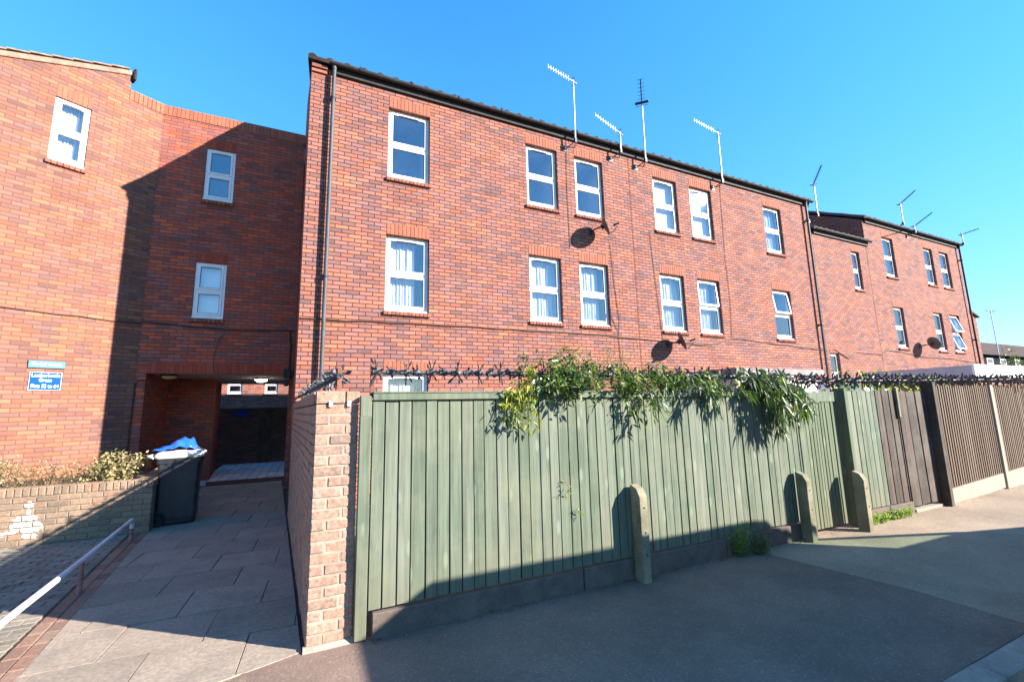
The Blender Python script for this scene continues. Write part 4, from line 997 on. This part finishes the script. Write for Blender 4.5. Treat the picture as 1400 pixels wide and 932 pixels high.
# ------------------------------------------------------------------ plants
def rnd_dir(R, up=.3): 
    return Vector((R.uniform(-1,1), R.uniform(-1,1), R.uniform(-1,1)+up))
def climber(name, label, cat, stems, leaf_mat, L, w, n_per, spread, droop, seed, group=None, stem_r=.004, updir=.2, whorl=False):
    R = random.Random(seed); o = thing(name, label, cat, stems[0][0], group); base = Vector(stems[0][0])
    sm_ = MB(); lm = MB()
    for st in stems:
        pts = [Vector(p)-base for p in st]; P = []
        for a, b in zip(pts[:-1], pts[1:]):
            for k in range(4): P.append(a.lerp(b, k/4)+Vector((R.uniform(-1,1), R.uniform(-1,1), R.uniform(-1,1)))*.008)
        P.append(pts[-1]); sm_.tube(P, stem_r, 5, True, stem_r*.5)
        for k in range(n_per):
            t = R.random()**.8*(len(P)-1); i = min(int(t), len(P)-2); p = P[i].lerp(P[i+1], t-i); tan = (P[i+1]-P[i]).normalized()
            if whorl:
                for e in range(3):
                    d = (tan*R.uniform(.2,1.0)+rnd_dir(R, updir)*.8).normalized(); lm.leaf(p, d, L*R.uniform(.6,1.15), w*R.uniform(.7,1.2), droop*R.uniform(.4,1.5), Vector((R.uniform(-1,1), R.uniform(-1,.4), R.uniform(0,1))))
            else:
                q = p+Vector((R.gauss(0,1), R.gauss(0,.7), R.gauss(0,1)))*spread
                lm.leaf(q, rnd_dir(R, updir)+tan*.5, L*R.uniform(.55,1.2), w*R.uniform(.7,1.2), droop*R.uniform(.3,1.5), Vector((R.uniform(-1,1), R.uniform(-1,.6), R.uniform(-.2,1))))
    sm_.build('stem', M['stem'], o, False); lm.build('leaves', M[leaf_mat], o, False)
    return o
def arcs(R, n, x0, x1, y0, y1, zb, zt, lean=.15, hang=0.0):
    out = []
    for k in range(n):
        x, y = R.uniform(x0, x1), R.uniform(y0, y1); h = R.uniform(.45,1)*(zt-zb); dx, dy = R.gauss(0, lean), R.gauss(-.03, lean*.5)
        pts = [(x, y, zb), (x+dx*.3, y+dy*.3, zb+h*.5), (x+dx, y+dy, zb+h)]
        if hang: pts.append((x+dx*1.6, y+dy-R.uniform(.06,.16), zb+h-hang*R.uniform(.3,1.0)))
        out.append(pts)
    return out
R = random.Random(11)
cl = 'climbing plants over the fence'
st = [[(1.92,3.60,1.78), (1.80,3.50,1.86), (1.74,3.46,1.78), (1.72,3.46,1.62), (1.74,3.45,1.48)], [(1.86,3.58,1.76), (1.70,3.48,1.80), (1.64,3.46,1.66), (1.62,3.47,1.52)], [(1.90,3.58,1.76), (1.78,3.47,1.80), (1.80,3.45,1.62), (1.79,3.45,1.45)], [(1.9,3.58,1.76), (1.82,3.5,1.9), (1.79,3.48,1.97)], [(1.7,3.5,1.78), (1.64,3.49,1.74), (1.58,3.51,1.64)]]
climber('climbing_plant', 'small yellow green tuft hanging over the left half of the fence top', 'plant', st, 'yellow_leaf', .07, .02, 60, .03, .5, 21, cl, .003)
st = [[(2.0,3.62,1.74), (1.9,3.5,1.80), (1.78,3.46,1.72), (1.66,3.46,1.60), (1.6,3.46,1.5)], [(2.2,3.6,1.74), (2.1,3.5,1.82), (1.95,3.46,1.80)]]+arcs(R, 22, 2.05, 3.0, 3.54, 3.74, 1.72, 2.14, .12)+arcs(R, 5, 2.0, 2.95, 3.5, 3.6, 1.70, 1.92, .2, .22)
climber('climbing_plant', 'bushy fine leaved green climber in the middle of the fence top', 'plant', st, 'jasmine', .07, .021, 64, .04, .5, 22, cl, .003)
st = arcs(R, 16, 1.95, 2.5, 3.50, 3.66, 1.72, 1.98, .10, .06)
climber('climbing_plant', 'dark dense leafy patch between the yellow tuft and the bushy climber', 'plant', st, 'long_leaf', .085, .026, 34, .035, .4, 27, cl, .004)
st = arcs(R, 18, 2.25, 3.0, 3.56, 3.72, 1.80, 2.34, .12)
climber('climbing_plant', 'thin pale sprigs standing above the fine leaved climber', 'plant', st, 'dry_leaf', .035, .009, 34, .018, .2, 23, cl, .002)
st = arcs(R, 13, 3.0, 4.0, 3.54, 3.72, 1.72, 2.06, .15, .10)+arcs(R, 7, 2.85, 3.3, 3.48, 3.56, 1.72, 1.95, .08, .5)
climber('climbing_plant', 'reddish tipped loose climber between the bushy one and long leaves', 'plant', st, 'jasmine', .095, .027, 48, .035, .6, 24, cl, .003)
st = arcs(R, 11, 3.6, 4.9, 3.46, 3.68, 1.74, 2.06, .2, .16)+arcs(R, 7, 3.55, 4.2, 3.42, 3.5, 1.72, 1.9, .1, .30)
for k in range(26):
    x = R.uniform(4.70, 5.12); yb = R.uniform(3.22,3.48); e = R.uniform(1.28, 1.72)
    st.append([(x-.15, 3.56, 1.76), (x, 3.46, 1.90+R.uniform(-.05,.06)), (x+R.uniform(0,.2), yb, 1.80), (x+R.uniform(.05,.38), yb-.03, e+.12), (x+R.uniform(.1,.42), yb-.04, e)])
climber('climbing_plant', 'long leaved dark green climber drooping over the right of the green fence', 'plant', st, 'long_leaf', .14, .022, 10, .03, .9, 25, cl, .004, -.1, True)
for (lab, pts, s) in (('tiny sprig poking through mid fence boards', [(2.17,3.545,.93), (2.14,3.52,.97), (2.20,3.50,.88), (2.16,3.49,.84)], 31), ('second tiny sprig lower on the fence boards', [(2.30,3.545,.66), (2.29,3.52,.69), (2.33,3.50,.64)], 32)):
    climber('fence_sprig', lab, 'plant', [pts], 'yellow_leaf', .045, .010, 16, .012, .4, s, 'sprigs in the boards', .0018)
st = arcs(R, 34, 4.20, 4.36, 3.44, 3.52, -.01, .34, .05)
climber('weed', 'fuzzy bright green weed tuft at the foot of the fence, leftmost', 'weed', st, 'hedge', .045, .006, 26, .018, .1, 41, 'weeds at the fence foot', .0015)
st = arcs(R, 30, 4.46, 4.60, 3.38, 3.47, -.01, .24, .05)
climber('weed', 'feathery green weed beside the leftmost tuft, nearer the gate', 'weed', st, 'jasmine', .04, .006, 26, .018, .1, 42, 'weeds at the fence foot', .0015)
for i, (x, lab) in enumerate(((6.83,'low weed beside the right spur post'), (7.10,'low weed along gravel board, second right of the gate'), (7.4,'low weed along gravel board, third right of the gate'), (7.68,'low weed along gravel board nearest the brown gate'))):
    climber('weed', lab, 'weed', arcs(R, 12, x-.09, x+.09, 3.45, 3.51, -.01, .13, .05), 'hedge', .05, .018, 10, .02, .2, 50+i, 'weeds at the fence foot', .0015)
def shrub(label, stems, mat, L, w, n, spread, seed, grp='planter shrubs', nm='shrub', sr=.004): return climber(nm, label, 'shrub', stems, mat, L, w, n, spread, .3, seed, grp, sr)
R = random.Random(5)
st = arcs(R, 40, -2.86, -2.36, 8.42, 8.75, .60, 1.10, .10)
st = [[a, b, (c[0]+(c[2]-.6)*.35, c[1], c[2])] for a, b, c in st]
shrub('thick cream and green shrub at the planter end near the bin', st, 'dry_leaf', .062, .026, 46, .03, 61)
shrub('thin twiggy reddish shrub in the planter under the wing', arcs(R, 36, -3.5, -2.85, 8.45, 8.8, .60, 1.06, .14), 'red_leaf', .038, .017, 30, .045, 62)
shrub('pale dry shrub second from the left edge of the planter', arcs(R, 34, -4.0, -3.45, 8.45, 8.9, .60, 1.16, .15), 'dry_leaf', .042, .018, 30, .05, 63)
shrub('greener shrub at the left edge of the planter', arcs(R, 40, -4.9, -3.9, 8.4, 8.8, .60, 1.28, .16), 'red_leaf', .048, .022, 44, .045, 64)
shrub('bright yellow green hedge behind the brown gate and slatted fence', arcs(R, 60, 7.4, 11.6, 4.1, 4.5, .9, 2.06, .15), 'hedge', .09, .05, 60, .09, 71, 'garden shrubs', 'hedge', .006)
shrub('round light green bush above the dense spikes in front of the low link', arcs(R, 24, 9.6, 10.6, 4.9, 5.4, .8, 2.20, .15), 'hedge', .07, .03, 50, .06, 72, 'garden shrubs', 'bush', .005)
shrub('pale green bush over the slatted fence at the far right edge', arcs(R, 30, 12.9, 14.6, 3.8, 4.3, .8, 2.10, .18), 'jasmine', .08, .035, 50, .07, 73, 'garden shrubs', 'bush', .005)
shrub('small dark bush at the corner of the far gable', arcs(R, 20, 24.3, 25.6, 6.8, 7.4, 1.2, 3.6, .2), 'jasmine', .10, .05, 40, .1, 74, 'garden shrubs', 'bush', .008)
m = MB(); R = random.Random(8)
for k in range(760):
    if k < 240: x = R.uniform(8.9, 13.5); y = fy(x)-abs(R.gauss(0,.09))-.03; z = fz(x)*.0
    elif k < 330: x = R.uniform(4.3, 5.5); y = 3.50-abs(R.gauss(0,.08)); z = 0
    elif k < 640: x = R.uniform(.5, 8.0); y = 3.52-abs(R.gauss(0,.05)); z = 0
    else: x = R.uniform(.5, 4.2); y = 3.515-abs(R.gauss(0,.03)); z = 0
    m.leaf((x, y, .006), Vector((R.uniform(-1,1), R.uniform(-1,1), R.uniform(0,.4))), R.uniform(.01,.035), R.uniform(.006,.02), .1, Vector((0,0,1)))
o = m.build('leaf_litter', M['dead_leaf'], None, False); o['kind'] = 'stuff'; tag(o, 'brown leaf litter scattered along the foot of the fences', 'leaf litter')

# ------------------------------------------------------------------ the parked van just outside the right of the frame (its shadow is in the photo)
van = thing('parked_van', 'white panel van at the kerb whose long shadow falls on the pavement', 'van', (0,0,0))
VY0, VY1 = -.95, .95
body = MB(); prof_r = [(4.03,.32), (8.3,.32), (8.3,1.93), (8.0,2.12), (7.72,2.15), (4.10,2.15), (4.03,2.06)]
body.prism(prof_r, VY0, 'y', VY1)
body.prism([(8.2,.32), (10.5,.32), (10.6,.45), (10.6,.9), (10.4,1.08), (9.6,1.32), (8.2,1.36)], VY0+.02, 'y', VY1-.02)
for y in (VY0+.03, VY1-.09):
    body.prism([(8.2,2.0), (8.32,2.0), (9.68,1.32), (9.5,1.31)], y, 'y', y+.06)
o = body.build('body', M['van_paint'], van); bv = o.modifiers.new('b', 'BEVEL'); bv.width = .03; bv.segments = 3
g = MB(); g.prism([(8.3,1.985), (8.32,1.99), (9.64,1.32), (9.62,1.31)], VY0+.1, 'y', VY1-.1)
g.build('windscreen', M['van_glass'], van)
for y in (VY0+.04, VY1-.046):
    g = MB(); g.prism([(8.32,1.37), (9.45,1.33), (8.32,1.92)], y, 'y', y+.006); g.build('side_window', M['van_glass'], van)
for x in (5.1, 9.5):
    for y in (VY0+.02, VY1-.24):
        w_ = MB(); w_.lathe([(.2,0), (.31,0), (.34,.03), (.34,.19), (.31,.22), (.2,.22)], (x, y, .235), (0,1,0), 28); o = w_.build('wheel', M['rubber'], van)
        h_ = MB(); h_.lathe([(.0001,.03), (.19,.02), (.2,.01), (.2,.21), (.19,.2), (.0001,.19)], (x, y, .235), (0,1,0), 24); h_.build('hub', M['white_metal'], o)
for y in (VY0+.08, VY1-.3):
    g = MB(); g.box(10.56, 10.615, y, y+.22, .72, .9, .02); g.build('headlight', M['lamp_glass'], van)
    g = MB(); g.box(4.012, 4.04, y+.05, y+.17, .9, 1.4, .01); g.build('tail_light', M['rust'], van)

# ------------------------------------------------------------------ light, sky, camera
EL, AZ = radians(24.1), radians(39.5)
sd_ = Vector((cos(AZ)*cos(EL), -sin(AZ)*cos(EL), sin(EL)))
sun = bpy.data.lights.new('sun', 'SUN'); sun.energy = 4.7; sun.angle = radians(.53); sun.color = (1, .95, .87)
so = bpy.data.objects.new('sun', sun); col.objects.link(so); so.rotation_euler = sd_.to_track_quat('Z', 'Y').to_euler()
w = bpy.data.worlds.new('World'); scene.world = w; w.use_nodes = True; nt = w.node_tree; nt.nodes.clear()
sky = nt.nodes.new('ShaderNodeTexSky'); sky.sky_type = 'NISHITA'; sky.sun_disc = False; sky.sun_elevation = EL
sky.sun_rotation = math.atan2(sd_.x, sd_.y); sky.air_density = .85; sky.dust_density = .0; sky.ozone_density = 1.6
hs = nt.nodes.new('ShaderNodeHueSaturation'); hs.inputs['Hue'].default_value = .498; hs.inputs['Saturation'].default_value = 1.34
bg = nt.nodes.new('ShaderNodeBackground'); bg.inputs[1].default_value = .15; ou = nt.nodes.new('ShaderNodeOutputWorld')
nt.links.new(sky.outputs[0], hs.inputs['Color']); bw_ = nt.nodes.new('ShaderNodeRGBToBW'); nt.links.new(hs.outputs[0], bw_.inputs[0])
def wm(op, a, b):
    nd = nt.nodes.new('ShaderNodeMath'); nd.operation = op
    for k, x in enumerate((a, b)):
        if isinstance(x, (int, float)): nd.inputs[k].default_value = x
        else: nt.links.new(x, nd.inputs[k])
    return nd.outputs[0]
soft = wm('DIVIDE', 1.0, wm('ADD', 1.0, wm('MULTIPLY', .38, wm('MAXIMUM', 0.0, wm('SUBTRACT', bw_.outputs[0], .8)))))   # soft shoulder for the bright horizon
vs = nt.nodes.new('ShaderNodeVectorMath'); vs.operation = 'SCALE'; nt.links.new(hs.outputs[0], vs.inputs[0]); nt.links.new(soft, vs.inputs['Scale'])
nt.links.new(vs.outputs[0], bg.inputs[0]); nt.links.new(bg.outputs[0], ou.inputs[0])

cam = bpy.data.cameras.new('camera'); cam.sensor_width = 36; cam.lens = 15.357; cam.clip_start = .05; cam.clip_end = 1500
co_ = bpy.data.objects.new('camera', cam); col.objects.link(co_); scene.camera = co_
yaw, pit, rol = radians(25.2438), radians(8.6825), radians(-1.3099)
f_ = Vector((sin(yaw)*cos(pit), cos(yaw)*cos(pit), sin(pit))); r_ = Vector((cos(yaw), -sin(yaw), 0)); u_ = r_.cross(f_)
r2 = r_*cos(rol)+u_*sin(rol); u2 = -r_*sin(rol)+u_*cos(rol)
co_.matrix_world = Matrix(((r2.x, u2.x, -f_.x, 0), (r2.y, u2.y, -f_.y, 0), (r2.z, u2.z, -f_.z, CAMZ), (0,0,0,1)))
scene.render.engine = 'CYCLES'; scene.cycles.use_denoising = True; scene.cycles.max_bounces = 8; scene.cycles.transparent_max_bounces = 12
scene.cycles.sample_clamp_indirect = 6.0; scene.cycles.caustics_reflective = False; scene.cycles.caustics_refractive = False
scene.view_settings.view_transform = 'Standard'; scene.view_settings.look = 'None'; scene.view_settings.gamma = 1; scene.view_settings.exposure = 1.9
